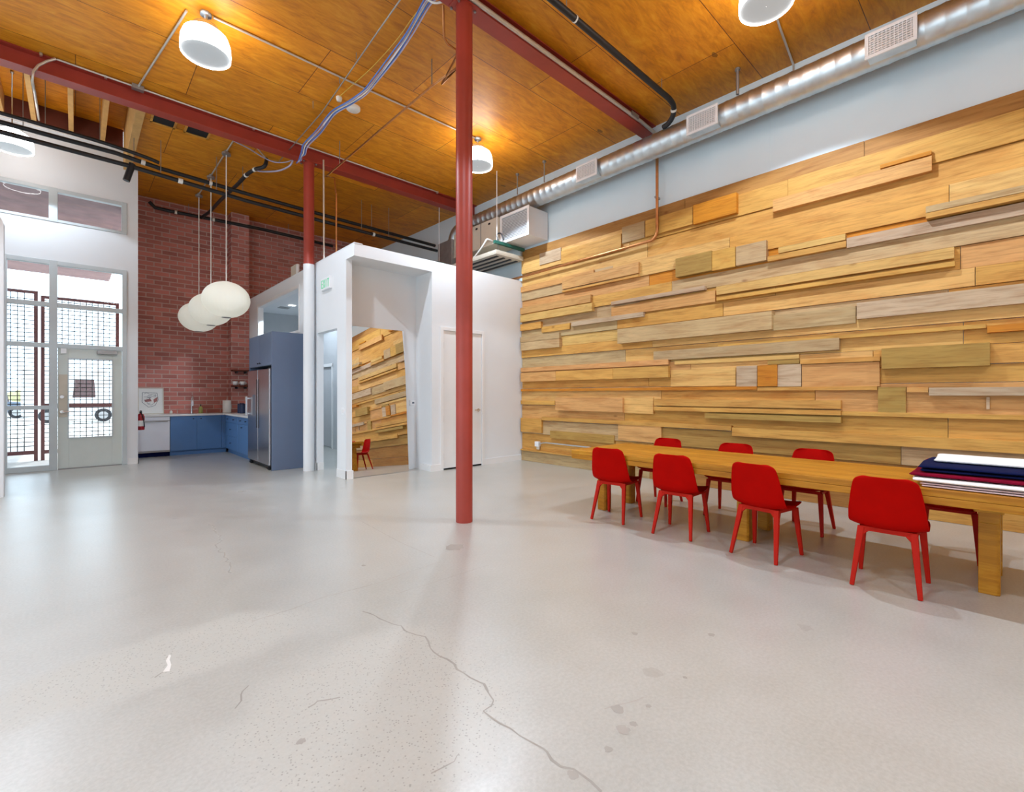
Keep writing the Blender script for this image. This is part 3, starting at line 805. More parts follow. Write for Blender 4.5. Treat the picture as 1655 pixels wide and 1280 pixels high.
for i, (x, y, a, label, side) in enumerate(CH):
    c = chair0 if i == 0 else copy_tree(chair0)
    c['label'] = label
    ang = math.radians(a)
    if side == 'n':
        d = Vector((math.cos(ang), math.sin(ang), 0)); c.location = Vector((x, y, 0)) + d * .235
        c.rotation_euler = (0, 0, ang - math.pi / 2)
    else:
        d = Vector((-math.cos(ang), -math.sin(ang), 0)); c.location = Vector((x, y, 0)) + d * .27
        c.rotation_euler = (0, 0, ang + math.pi / 2)

# ------------------------------------------------------------------ folded cloths on the table
def fold(name, x0, x1, y0, y1, z0, z1, mat, label, layers=1, seed=1, off=0.0):
    rr = random.Random(seed); ny = 26; b = MB(); h = (z1 - z0) / layers
    for L in range(layers):
        a0, a1 = z0 + L * h + .001, z0 + (L + 1) * h - .001; zc = (a0 + a1) / 2; hr = (a1 - a0) / 2
        vs = []; fs = []; m = 28
        ph = rr.uniform(0, 6); inset = rr.uniform(0, .012) * (L + 1)
        for j in range(ny + 1):
            es = (0, .003, .009, .018, .03); ek = (.35, .68, .88, .97, 1)
            if j < 5: y = y1 - es[j]; endk = ek[j]
            elif j > ny - 5: y = y0 + es[ny - j]; endk = ek[ny - j]
            else: y = y1 - .03 + (y0 - y1 + .06) * (j - 4) / (ny - 8); endk = 1
            for k in range(m):
                ang = 2 * math.pi * k / m
                cx, sz = math.cos(ang), math.sin(ang)
                sgn = lambda q: (q > 0) - (q < 0)
                ux = sgn(cx) * abs(cx) ** .22; uz = sgn(sz) * abs(sz) ** .8
                wob = .004 * math.sin(7 * y + ph) + .003 * math.sin(17 * y + ph * 2)
                X = (x0 + x1) / 2 + ux * ((x1 - x0) / 2 - inset + wob) + (0 if k % 2 else .002)
                Z = zc + uz * hr * endk * (1 if uz < 0 else 1 + .10 * math.sin(9 * X + 5 * y + ph))
                vs.append((X, y + .012 * math.sin(11 * X + ph + L) , max(Z, z0 + .0005)))
        for j in range(ny):
            for k in range(m):
                k2 = (k + 1) % m; fs.append((j * m + k, j * m + k2, (j + 1) * m + k2, (j + 1) * m + k))
        b.add(vs, fs, True); b.add(vs[:m], [tuple(range(m - 1, -1, -1))]); b.add(vs[-m:], [tuple(range(m))])
    o = b.build(name, mat, None)
    return tag(o, label, 'cloth', 'folded cloths on the table')
fold('folded_cloth', 4.42, 5.12, -.36, .47, TZ + .001, TZ + .032, M['pink_cloth'], 'pale pink folded cloth at the bottom of the stack on the table', 2, 3)
fold('folded_cloth', 4.42, 5.14, -.36, .52, TZ + .033, TZ + .064, M['white_cloth'], 'white folded cloth with a rolled edge below the burgundy one', 1, 4)
fold('folded_cloth', 4.46, 5.18, -.36, .54, TZ + .065, TZ + .096, M['burgundy'], 'burgundy folded cloth in the middle of the stack on the table', 1, 5)
fold('folded_cloth', 4.50, 5.24, -.36, .50, TZ + .097, TZ + .148, M['navy'], 'navy blue folded cloth below the white top one on the table', 2, 6)
fold('folded_cloth', 4.74, 5.26, -.36, .44, TZ + .149, TZ + .178, M['white_cloth'], 'white folded cloth on top of the stack on the table', 1, 8)

# ------------------------------------------------------------------ leaning mirror in the recess
mr = thing('leaning_mirror', 'tall frameless mirror leaning in the white recess, reflecting the board wall', 'mirror', (3.95, 7.60, 0))
th = math.radians(4.0); Hm = 2.585
def mpt(x, s_, d): return (x, 7.60 + s_ * math.sin(th) + d * math.cos(th), .002 + s_ * math.cos(th) - d * math.sin(th) + .003)
def mslab(x0, x1, s0, s1, d0_, d1_):
    vs = [mpt(x, s_, d) for s_ in (s0, s1) for x, d in ((x0, d0_), (x1, d0_), (x1, d1_), (x0, d1_))]
    return MB().add(vs, [(3, 2, 1, 0), (4, 5, 6, 7), (0, 1, 5, 4), (1, 2, 6, 5), (2, 3, 7, 6), (3, 0, 4, 7)])
mslab(3.386, 4.476, 0.0, Hm, 0, .006).build('mirror_glass', M['mirror'], mr)
mslab(3.386, 4.476, 0.0, Hm, .0065, .02).build('backing', M['white_trim'], mr)

# ------------------------------------------------------------------ small fittings on the white walls
th_ = thing('thermostat', 'small white thermostat with dark display beside the mirror', 'thermostat', (4.61, 7.80, 1.2))
q = onY(666.5, 651, 7.80)
MB().box(q.x - .06, 7.775, q.z - .05, q.x + .05, 7.80, q.z + .05).build('body', M['white_metal'], th_, .005)
MB().box(q.x - .02, 7.772, q.z - .015, q.x + .025, 7.776, q.z + .015).build('display', M['car_dark'], th_)
q = onY(549, 665, 7.565)
b = MB().box(XL - .008, 7.62, q.z - .06, XL, 7.74, q.z + .06)
sw = thing('switch_plate', 'white light switch plate on the white wall end by the hall opening', 'switch', (XL, 7.68, q.z - .06))
b.build('plate', M['white_metal'], sw, .002)
for y in (7.655, 7.705): MB().box(XL - .012, y - .016, q.z - .03, XL - .007, y + .016, q.z + .03).build('rocker', M['white_trim'], sw, .002)
# exit sign
ex = thing('exit_sign', 'white exit sign with green letters on the upper white wall', 'sign', (XL, 8.33, 3.26))
MB().box(XL - .05, 8.14, 3.26, XL - .001, 8.53, 3.47).build('housing', M['white_metal'], ex, .004)
def letters(word, X, y_start, z0, h, w, gap, st):
    b = MB(); y = y_start
    for ch in word:
        def S_(u0, v0, u1, v1): b.box(X - .004, y - u0 * w, z0 + v0 * h, X, y - u1 * w, z0 + v1 * h)
        s_ = st / w; sv = st / h
        if ch == 'E':
            S_(0, 0, s_, 1); S_(0, 0, 1, sv); S_(0, .5 - sv / 2, .85, .5 + sv / 2); S_(0, 1 - sv, 1, 1)
        elif ch == 'X':
            for u0, u1 in ((0, 1), (1, 0)):
                b.bar((X - .002, y - (u0 * .84 + .08) * w, z0), (X - .002, y - (u1 * .84 + .08) * w, z0 + h), .004, st, ref=(0, 1, 0))
        elif ch == 'I': S_(.5 - s_ / 2, 0, .5 + s_ / 2, 1)
        elif ch == 'T': S_(0, 1 - sv, 1, 1); S_(.5 - s_ / 2, 0, .5 + s_ / 2, 1)
        y -= w + gap
    return b
letters('EXIT', XL - .0505, 8.495, 3.295, .14, .066, .024, .014).build('lettering', M['exit_green'], ex)
# outlet box and surface conduit low on the boards
ob = thing('outlet_box', 'metal outlet box low on the board wall at the left end', 'outlet', (XP, 6.66, .62))
q = onX(869, 717.5, XP - .04)
MB().box(XP - .075, q.y - .055, q.z - .05, XP - .013, q.y + .055, q.z + .05).build('box', M['white_metal'], ob, .004)
MB().box(XP - .06, q.y - .05, q.z - .11, XP - .02, q.y + .02, q.z - .05).build('plug', M['d'] if 'd' in M else M['beige_metal'], ob, .004)
e = onX(952, 724, XP - .05)
MB().tube([(XP - .06, q.y - .055, q.z), (XP - .06, q.y - .14, q.z + .03), (XP - .06, q.y - .25, q.z + .045), (XP - .06, e.y - .6, e.z + .01)], .014, 8).build('conduit', M['galv'], ob)
# emergency light and white pipe on top of the room
el = thing('emergency_light', 'small white emergency light unit standing on top of the white room', 'light', (3.34, 10.3, BT))
MB().box(3.32, 10.08, BT + .03, 3.36, 10.42, BT + .25).build('housing', M['beige_metal'], el, .006)
MB().box(3.30, 9.96, BT + .03, 3.34, 10.04, BT + .22).build('lamp_head', M['white_metal'], el, .006)
MB().box(3.30, 9.75, BT + .012, 3.44, 10.45, BT + .03).build('base', M['galv_dull'], el)

# ------------------------------------------------------------------ lamps
def lamp(x, y, z, label, top=None, power=1.0, rod=.02):
    """high-bay lamp: rim at z"""
    top = ceil_z(y) if top is None else top
    r = thing('high_bay_lamp', label, 'lamp', (x, y, z), 'round ceiling lamps')
    MB().lathe([(.255, 0), (.258, .06), (.252, .15), (.225, .23), (.13, .30)], (x, y, z), 28).build('refractor', M['lamp_glow'], r)
    MB().lathe([(.252, .012), (.20, .006), (.001, .002)], (x, y, z), 28).build('lens', M['lamp_lens'], r)
    MB().lathe([(.13, .30), (.13, .34), (.10, .36), (rod, .36), (rod, max(top - z - .03, .361)), (rod * 3, max(top - z - .03, .362)), (rod * 3, top - z - .002)], (x, y, z), 20).build('housing', M['galv'], r)
    bulb('bulb', r, x, y, z - .02, LAMP_POWER * power)
lamp(1.127, 6.52, 5.40, 'bright round ceiling lamp at the upper left, between the two red beams')
lamp(5.22, 1.77, 5.40, 'bright round ceiling lamp cut by the top picture edge, above the duct vents')
lamp(5.17, 6.45, 5.40, 'bright round ceiling lamp just right of the free standing red column')
lamp(-.76, 11.2, 5.42, 'bright round lamp at the left edge in front of the high windows', 6.69, .4, .008)
for x, y in ((1.13, 1.77), (1.13, -2.2), (5.2, -2.2), (-3.5, 6.5), (-3.5, 1.77)):
    lamp(x, y, 5.38, 'round ceiling lamp outside the picture', None, .7 if x == 1.13 else 1.0)

# bubble pendants over the kitchen
def bubble(x, y, label):
    zc = 3.17; rx, rz = .39, .335
    r = thing('bubble_pendant', label, 'pendant lamp', (x, y, zc - rz), 'white bubble pendants over the kitchen')
    b = MB(); n, m = 96, 20; vs = []; fs = []
    for i in range(m + 1):
        a = math.pi * (.06 + .88 * i / m)
        for k in range(n):
            rib = 1 + (.012 if k % 3 == 0 else 0) * math.sin(a)
            vs.append((x + rx * rib * math.sin(a) * math.cos(2 * math.pi * k / n), y + rx * rib * math.sin(a) * math.sin(2 * math.pi * k / n), zc + rz * math.cos(a)))
    for i in range(m):
        for k in range(n):
            k2 = (k + 1) % n; fs.append((i * n + k, i * n + k2, (i + 1) * n + k2, (i + 1) * n + k))
    b.add(vs, fs, True).build('shade', M['lamp_paper_lit'], r)
    ld = bpy.data.lights.new('bulb', 'POINT'); ld.energy = 2.2; ld.shadow_soft_size = .08; ld.color = (.9, .95, 1)
    bo = bpy.data.objects.new('bulb', ld); C.objects.link(bo); bo.parent = r; bo.location = (0, 0, rz)
    MB().lathe([(.001, -.335), (.078, -.332), (.08, -.322), (.001, -.32)], (x, y, zc), 20).build('bottom_ring', M['galv_dull'], r)
    MB().lathe([(.001, .335), (.078, .332), (.08, .322), (.001, .318)], (x, y, zc), 20).build('top_cap', M['white_metal'], r)
    ct = ceil_z(y)
    MB().cyl((x, y, zc + .33), (x, y, ct - .07), .009, 8).build('cord', M['white_pipe'], r)
    MB().cyl((x, y, ct - .085), (x, y, ct - .045), .075, 8).cyl((x, y, ct - .045), (x, y, ct), .03, 8).build('canopy', M['galv_dull'], r)
bubble(2.06, 10.05, 'nearest and highest in the picture of the three white bubble pendants')
bubble(2.06, 11.40, 'middle one of the three white bubble pendants in front of the brick wall')
bubble(2.06, 12.70, 'farthest and leftmost of the three white bubble pendants by the brick wall')

# ------------------------------------------------------------------ spiral duct, registers, air handler
DX, DZ, DR = 6.72, 5.33, .178
du = thing('spiral_duct', 'long galvanised spiral duct under the ceiling on the right wall', 'duct', (DX, 3.0, DZ - DR))
pts = []; rad = []
y = -3.6
while y < 8.45:
    pts += [(DX, y, DZ), (DX, y + .10, DZ), (DX, y + .108, DZ), (DX, y + .122, DZ)]; rad += [DR, DR, DR + .004, DR + .004]; y += .16
MB().tube(pts, DR, 28, True, rad).build('run', M['galv'], du)
el_ = [(DX, 8.62, DZ)] + arc((DX, 8.8, DZ), (DX - .02, 9.22, DZ), (DX - .02, 9.24, 5.003), 8)
el_ = [Vector(p) for p in el_]
tag(MB().tube(el_, DR * .98, 24).build('duct_elbow', M['galv'], None), 'galvanised duct elbow dropping into the air handler behind the red column', 'duct')
for i, yy in enumerate((.95, 3.05, 5.1, 7.0)):
    if i == 3: continue
    g = thing('supply_register', ('white grille on the duct, largest, near the right picture edge', 'white grille on the duct where the black pipe meets it', 'white grille on the duct, farthest, above the copper riser')[i], 'vent', (DX - .22, yy, DZ - .17), 'white grilles along the spiral duct')
    hw, z0, z1 = .225, 5.15, 5.43
    pol = [(DX - .22, z0 + .012)] + [(DX - math.sqrt(max((DR + .004) ** 2 - (zz - DZ) ** 2, 0)) - .001, zz) for zz in [z0 + .012 + k * (z1 - z0 - .03) / 8 for k in range(9)]] + [(DX - .22, z1 - .018)]
    MB().prism(pol, yy - hw + .02, yy + hw - .02, 'y').build('boot', M['galv'], g)
    x = DX - .235
    MB().box(x, yy - hw, z0, x + .02, yy + hw, z0 + .035).box(x, yy - hw, z1 - .035, x + .02, yy + hw, z1).box(x, yy - hw, z0 + .035, x + .02, yy - hw + .035, z1 - .035).box(x, yy + hw - .035, z0 + .035, x + .02, yy + hw, z1 - .035).build('frame', M['white_metal'], g, .003)
    b = MB()
    for k in range(11):
        yy_ = yy - hw + .05 + k * (2 * hw - .1) / 10; b.box(x + .004, yy_ - .004, z0 + .03, x + .016, yy_ + .004, z1 - .03)
    for k in range(8):
        zz = z0 + .05 + k * (z1 - z0 - .1) / 7; b.box(x + .006, yy - hw + .03, zz - .004, x + .018, yy + hw - .03, zz + .004)
    b.build('louvres', M['white_metal'], g)
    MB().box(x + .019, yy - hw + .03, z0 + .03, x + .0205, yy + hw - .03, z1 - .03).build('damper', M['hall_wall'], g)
for yy, zt in ((2.6, None), (6.2, None), (6.95, None)):
    h_ = thing('duct_hanger', {2.6: 'thick duct hanger post right of the black pipe', 6.2: 'duct hanger rod between the far grille and column', 6.95: 'duct hanger rod above the white framed return box'}[yy], 'hanger', (DX, yy, DZ + DR), 'hangers of the spiral duct')
    MB().cyl((DX - .12, yy, DZ + .155), (DX - .12, yy, ceil_z(yy) - .002), .022 if yy < 3 else .012, 8).build('rod', M['galv_dull'], h_)
    MB().cyl((DX - .12, yy, ceil_z(yy) - .03), (DX - .12, yy, ceil_z(yy) - .001), .035, 8).build('flange', M['galv_dull'], h_)
ah = thing('air_handler', 'beige air handling unit above the white room, behind the red column', 'air conditioner', (6.7, 8.3, 4.5))
MB().box(6.42, 7.36, 4.56, 6.98, 8.9, 5.10).build('cabinet', M['beige_metal'], ah, .008)
MB().box(6.36, 8.9, 4.40, 7.02, 9.46, 5.0).build('plenum', M['galv_dull'], ah, .006)
for y in (7.62, 8.05): MB().box(6.41, y - .03, 5.0, 6.425, y + .03, 5.035).build('latch', M['black'], ah)
MB().box(6.408, 7.9, 4.56, 6.42, 7.91, 5.10).build('panel_seam', M['galv_dull'], ah)
for y in (7.15, 9.2):
    MB().box(6.15, y - .03, 4.44, 6.98, y + .03, 4.50).build('support_strut', M['green_strut'], ah, .003)
    MB().cyl((6.22, y, 4.44), (6.22, y, ceil_z(y)), .007, 8).build('hanger_rod', M['white_metal'], ah)
MB().tube(smooth_path([(6.4, 7.5, 4.62), (6.25, 7.5, 4.62), (6.22, 7.6, 4.5), (6.25, 7.9, 4.35), (6.3, 8.2, 4.3)], 5), .018, 8).build('drain_hose', M['white_pipe'], ah)
MB().tube(smooth_path([(6.40, 7.30, 4.56), (6.30, 7.25, 4.66), (6.3, 7.12, 4.66), (6.33, 7.06, 4.52)], 5), .014, 8).build('refrigerant_loop', M['black'], ah)
rb = thing('return_box', 'grey return air box with white framed grille high on the right wall', 'vent', (6.76, 6.93, 4.54))
MB().box(6.50, 6.51, 4.54, 7.04, 7.34, 5.10).build('box', M['white_metal'], rb, .004)
MB().box(6.48, 6.50, 4.53, 6.50, 7.35, 4.585).box(6.48, 6.50, 5.055, 6.50, 7.35, 5.11).box(6.48, 6.50, 4.585, 6.50, 6.555, 5.055).box(6.48, 7.295, 4.585, 6.50, 7.35, 5.055).build('grille_frame', M['white_metal'], rb, .003)
b = MB()
for k in range(16): b.box(6.488, 6.56, 4.60 + k * .029, 6.499, 7.29, 4.606 + k * .029)
b.build('louvres', M['galv_dull'], rb)
dp = thing('drain_pan', 'shallow grey drain pan hanging below the air handler', 'drain pan', (6.6, 7.9, 4.24))
MB().box(6.20, 7.15, 4.24, 6.97, 8.75, 4.26).build('tray', M['beige_metal'], dp, .006)
MB().box(6.20, 7.15, 4.26, 6.225, 8.75, 4.33).box(6.945, 7.15, 4.26, 6.97, 8.75, 4.33).box(6.225, 7.15, 4.26, 6.945, 7.175, 4.33).box(6.225, 8.725, 4.26, 6.945, 8.75, 4.33).build('rim', M['beige_metal'], dp, .008)
b = MB()
for k in range(4): b.box(6.3 + k * .18, 7.25, 4.228, 6.36 + k * .18, 8.65, 4.241)
b.build('stiffener', M['black'], dp)
for x, y in ((6.30, 7.20), (6.95, 7.20)): MB().box(x - .015, y - .006, 4.30, x + .015, y + .006, 4.535).build('strap', M['galv'], dp)

# ------------------------------------------------------------------ pipes
def pipe(name, pts, r, mat, label, cat='pipe', n=10, group=None, parts=()):
    """pipe with hangers etc. as parts"""
    if not parts:
        o = MB().tube(pts, r, n).build(name, mat, None); return tag(o, label, cat, group)
    p0 = Vector(pts[0]); t_ = thing(name, label, cat, p0, group)
    MB().tube(pts, r, n).build('run', mat, t_)
    for nm, mb, m_ in parts: mb.build(nm, m_, t_)
    return t_
def hang(x, y, z, zt=None, r=.006):
    zt = ceil_z(y) if zt is None else zt
    return ('hanger', MB().cyl((x, y, z), (x, y, zt), r, 6), M['galv_dull'])
def band(p, d, r, w=.05, m='white_pipe'):
    p, d = Vector(p), Vector(d).normalized()
    return ('band', MB().cyl(p - d * w / 2, p + d * w / 2, r, 10), M[m])
cpz = 3.93
pipe('copper_pipe', [onX(1062, 250, 6.93)] + arc(onX(1062, 370, 6.93), onX(1062, 384.5, 6.93), onX(1052, 389, 6.93), 5) + [Vector((6.93, 7.2, 3.90)), Vector((6.93, 9.6, 3.87))], .024, M['copper'],
     'copper pipe running down from the duct and along the board wall', parts=[('clip', MB().box(6.90, 4.0, 4.6, 7.03, 4.03, 4.63), M['galv_dull'])])
yA = 10.45
lo = [Vector((-1.2, yA, 5.37)), Vector((.66, yA, 5.354)), Vector((2.5, yA, 5.26)), Vector((4.0, yA, 5.23)), Vector((7.0, yA, 5.20))]
up = [Vector((-1.2, yA + .12, 5.56)), Vector((.5, yA + .12, 5.56)), Vector((1.1, yA + .1, 5.49)), Vector((2.5, yA + .1, 5.44)), Vector((4.0, yA + .1, 5.41)), Vector((7.0, yA + .1, 5.36))]
pipe('insulated_pipe', lo, .037, M['black'], 'lower of the two long black insulated pipes in front of the brick wall', group='black insulated pipes',
     parts=[hang(1.12, yA, 5.34), hang(1.98, yA, 5.29), hang(4.9, yA, 5.22), hang(5.6, yA, 5.21), ('stub', MB().cyl(onY(214, 265, yA), onY(204, 292, yA), .05, 12), M['black']), band(lo[1] + Vector((.75, 0, -.036)), (1, 0, -.05), .048, .07), band((5.2, yA, 5.218), (1, 0, -.02), .047)])
pipe('insulated_pipe', up, .037, M['black'], 'upper of the two long black insulated pipes in front of the brick wall', group='black insulated pipes',
     parts=[hang(-.6, yA + .12, 5.52, 6.69), hang(.75, yA + .1, 5.53), hang(2.45, yA + .1, 5.44), hang(5.2, yA + .1, 5.39), band((.88, yA + .1, 5.515), (1, 0, -.12), .044, .06), band((1.9, yA + .1, 5.46), (1, 0, -.02), .043)])
bz = [(-.9, yA + .02, 5.66), (.2, yA + .02, 5.645), (.85, yA + .03, 5.60), (1.1, yA + .04, 5.56)]
pipe('corrugated_hose', smooth_path(bz, 5), .03, M['black'], 'ribbed black hose lying along the pipes at the upper left', parts=[hang(-.35, yA + .02, 5.65, 6.69), hang(.30, yA + .02, 5.63, 6.69)])
yB = YB - .13
pipe('black_pipe', [(1.25, yB, 5.86), (1.35, yB, 5.76), (1.6, yB, 5.75), (3.6, yB - .3, 5.70), (5.4, yB - .3, 5.66)], .04, M['black'], 'black pipe along the top of the brick wall',
     parts=[hang(2.0, yB - .06, 5.75), hang(4.2, yB - .3, 5.69), band((1.75, yB - .02, 5.747), (1, 0, 0), .046), band((2.5, yB - .14, 5.727), (1, -.15, 0), .046)])
fl = [onZ(325, 352, 5.70), onZ(340, 341, 5.74), onZ(358, 322, 5.66), onZ(382, 300, 5.62), onZ(398, 283, 5.62), onZ(412, 274, 5.62), onZ(427, 269, 5.62), onZ(431, 257, 5.80)]
pipe('flexible_conduit', smooth_path(fl, 5), .034, M['black'], 'bent black conduit from the brick wall up to the ceiling by the beam', parts=[band(fl[5], fl[6] - fl[4], .04), band(fl[4], fl[5] - fl[3], .04)])
pz = 5.66
bp = [Vector((-1.0, 3.42, pz)), Vector((6.2, 3.42, pz))] + smooth_path([(6.25, 3.42, pz), (6.42, 3.44, pz - .02), (6.52, 3.50, pz - .10), (6.57, 3.60, pz - .155), (6.60, 3.70, 5.50)], 5)
pipe('insulated_pipe', bp, .038, M['black'], 'black insulated pipe crossing the ceiling at the top to the duct grille',
     parts=[hang(4.0, 3.42, pz), hang(6.05, 3.42, pz), band((4.15, 3.42, pz), (1, 0, 0), .042, .02), band((6.47, 3.465, pz - .06), (.6, .3, -.4), .042, .03)])
# conduits
def czl(y): return ceil_z(y) - .02
pipe('conduit', [(2.9, 4.065, 5.725), (6.55, 4.065, 5.725), (6.95, 4.065, 5.70)], .026, M['conduit'], 'thick pale conduit lying along the red beam above the free standing column', parts=[('junction_box', MB().box(6.25, 4.03, 5.705, 6.45, 4.10, 5.76), M['galv_dull'])])
c1 = arc(onY(52, 132, 8.80), onY(52, 112, 8.80), onY(92, 95, 8.83), 6)
y1_ = 8.83
ca = [Vector((c1[-1].x, y1_, czl(y1_)))] 
pipe('conduit', [Vector((ca[0].x, 8.80, czl(8.80))), Vector((1.4, 8.80, czl(8.80))), Vector((5.9, 8.80, czl(8.80)))], .014, M['conduit'],
     'thin pale conduit along the upper edge of the rear red beam', parts=[('junction_box', MB().box(.60, 8.74, czl(8.8) - .05, .74, 8.82, czl(8.8) + .015), M['galv_dull'])] + [('clip', MB().box(x, 8.80, czl(8.8) - .02, x + .03, 8.84, czl(8.8) + .018), M['galv']) for x in (-.35, .3, 2.2, 5.9)])
lx = 1.0
pipe('conduit', [(.67, 8.80, czl(8.8)), (.95, 6.6, czl(6.6))], .013, M['conduit'], 'pale conduit from the rear beam to the upper left ceiling lamp')
pipe('conduit', [(1.20, 6.50, czl(6.5)), (3.0, 6.50, czl(6.5)), (5.1, 6.45, czl(6.5))], .014, M['conduit'], 'long pale conduit across the ceiling between the two middle lamps')
pipe('conduit', [(5.32, 1.82, czl(1.8)), (6.2, 1.95, czl(1.9)), (7.05, 2.05, czl(2.0))], .013, M['conduit'], 'pale conduit from the top right lamp to the right wall', parts=[('drop', MB().cyl((7.045, 2.05, 5.81), (7.045, 2.05, 5.45), .012, 8), M['conduit'])])
pipe('conduit', [(2.06, 9.05, czl(9.05)), (2.06, 12.75, czl(12.75))], .013, M['conduit'], 'conduit on the ceiling feeding the three bubble pendants')
p_ = [onZ(432, 258, 5.86), onZ(448, 262, 5.8), onZ(462, 268, 5.72), onZ(478, 262, 5.74)]
pipe('conduit', [Vector((2.1, 9.06, czl(9.06)))] + p_[:2], .012, M['conduit'], 'conduit from the pendant line toward the red corner column')
pipe('conduit', [Vector((ca[0].x - .01, 8.80, czl(8.80))), onY(76, 99, 8.80), onY(62, 106, 8.79), onY(54, 116, 8.78), onY(52, 131, 8.76), onY(56, 150, 9.25), onY(63, 194, 12.0)], .016, M['conduit'], 'bent pale conduit dropping from the rear beam along a rafter at the far left')
pipe('conduit', [(3.33, 8.66, 5.7), (3.33, 8.64, 3.85)], .015, M['conduit'], 'slim pale conduit standing right behind the corner column')
pipe('copper_pipe', [(3.50, 8.50, 5.08), (3.50, 8.50, 3.86)], .014, M['copper'], 'copper drop pipe standing on the white room beside the corner column',
     parts=[('fitting', MB().cyl((3.50, 8.50, 3.852), (3.50, 8.50, 3.98), .022, 10).cyl((3.50, 8.50, 3.95), (3.58, 8.44, 3.97), .016, 8), M['white_pipe'])])
pipe('copper_pipe', [onZ(716, 8, 5.76), onZ(717, 40, 5.62), onZ(718, 62, 5.54), onZ(724, 72, 5.52), onZ(742, 84, 5.52), Vector((3.56, 5.2, 5.52)), onZ(742, 107, 5.52), onZ(700, 137, 5.52), onZ(527, 285, 5.50), Vector((3.50, 8.58, 5.40)), Vector((3.50, 8.52, 5.09))], .014, M['copper'], 'long straight copper pipe from the free column toward the corner column',
     parts=[('hanger', MB().cyl(onZ(698, 139, 5.52), onZ(698, 139, 5.52) + Vector((0, 0, .36)), .008, 6), M['galv_dull']), ('hanger', MB().cyl(onZ(549, 266, 5.50), onZ(549, 266, 5.50) + Vector((0, 0, .42)), .008, 6), M['galv_dull'])])
pipe('black_pipe', [onZ(655, -12, 5.80), onZ(610, 52, 5.80), onZ(520, 182, 5.80), onZ(450, 262, 5.80)], .008, M['galv_dull'], 'thin dark sprinkler line running back across the ceiling',
     parts=[hang(*onZ(576, 96, 5.80)), hang(*onZ(506, 175, 5.80)), hang(*onZ(549, 135, 5.80))])
# data cables
base = [(705, -10), (690, 4), (664, 50), (640, 88), (604, 133), (588, 150), (566, 166), (541, 180), (528, 196), (515, 213), (494, 233), (490, 247)]
zs = [5.80, 5.78, 5.70, 5.66, 5.66, 5.68, 5.70, 5.72, 5.74, 5.74, 5.72, 5.66]
cab = [('blue_cable', 0, 'bright blue data cable'), ('lilac_cable', 1, 'lilac data cable'), ('white_pipe', 2, 'white data cable'), ('blue_cable', 3, 'second blue data cable'), ('lilac_cable', 4, 'thin lilac outer data cable')]
cbt = thing('data_cable_bundle', 'bundle of blue, lilac and white data cables swagged under the ceiling', 'cable', onZ(588, 150, 5.68))
for m_, k, lb in cab:
    rr = random.Random(k + 3); P = []
    for (x, y), z in zip(base, zs):
        q = onZ(x, y, z); P.append(q + Vector(((k - 2) * .02 + rr.uniform(-.008, .008), (k - 2) * .009, rr.uniform(-.012, .012))))
    P += [onY(483 + k, 258 - k, 8.78) + Vector((0, -.01 * k, 0)), onY(479 + k * 2, 264 - k, 8.80)]
    cc = MB().tube(smooth_path(P, 4), .009, 6).build('data_cable', M[m_], cbt); cc['label'] = lb
P = [onZ(x, y, z) for (x, y), z in zip([(700, -4), (672, 22), (640, 66), (600, 110), (560, 146), (549, 156)], [5.8, 5.84, 5.85, 5.87, 5.88, 5.88])]
tag(MB().tube(smooth_path(P, 4), .006, 6).build('data_cable', M['yellow_cable'], None), 'thin yellow cable running beside the bundle to a small white box', 'cable')
P = [onZ(690, -2, 5.74), onZ(700, 4, 5.70), onZ(710, 4, 5.70), onZ(718, 0, 5.72), onZ(722, -12, 5.74)]
tag(MB().tube(smooth_path(P, 5), .012, 6).build('data_cable', M['white_pipe'], None), 'white cable loop at the top edge left of the column', 'cable')
P = [onZ(378, 228, 5.84), onZ(402, 240, 5.80), onZ(425, 254, 5.76), onZ(444, 262, 5.72), onZ(462, 262, 5.72), onZ(474, 258, 5.76)]
tag(MB().tube(smooth_path(P, 5), .010, 6).build('data_cable', M['lilac_cable'], None), 'pale cable drooping below the rear beam left of the corner column', 'cable')
P = [onZ(474, 258, 5.76), onZ(468, 268, 5.66), onZ(450, 276, 5.62), onZ(424, 277, 5.62), onZ(414, 275, 5.62)]
tag(MB().tube(smooth_path(P, 5), .016, 6).build('data_cable', M['lilac_cable'], None), 'grey cable tail joining the bent black conduit', 'cable')
# detectors
q = onZ(571, 175, ceil_z(6.0))
sd = thing('smoke_detector', 'round white disc on the ceiling next to the data cables', 'detector', q - Vector((0, 0, .05)))
zc = ceil_z(q.y) - q.z
MB().lathe([(.001, -.05 + zc), (.09, -.05 + zc), (.105, -.035 + zc), (.105, zc)], q, 24).build('cover', M['white_pipe'], sd)
q = onZ(548, 158, ceil_z(6.6))
tag(MB().lathe([(.001, -.06), (.035, -.055), (.045, -.02), (.045, .0)], (q.x, q.y, ceil_z(q.y)), 14).build('sensor', M['white_pipe'], None), 'small white sensor on the ceiling left of the round disc', 'sensor')
# ceiling openings behind the rear beam
for (x0, x1, lb) in ((.90, 1.24, 'left one of two dark ceiling vent openings behind the rear beam'), (1.36, 1.72, 'right one of two dark ceiling vent openings behind the rear beam')):
    zc = ceil_z(9.6)
    v = thing('ceiling_vent', lb, 'vent', ((x0 + x1) / 2, 9.55, zc - .03), 'ceiling vent openings')
    MB().box(x0 + .02, 9.40, zc - .022, x1 - .02, 9.74, zc - .008).build('opening', M['dark_gap'], v)
    MB().box(x0, 9.36, zc - .03, x1, 9.40, zc - .004).box(x0, 9.74, zc - .03, x1, 9.78, zc + .002).box(x0, 9.36, zc - .03, x0 + .03, 9.78, zc).box(x1 - .03, 9.36, zc - .03, x1, 9.78, zc).build('frame', M['ply_pale'], v)

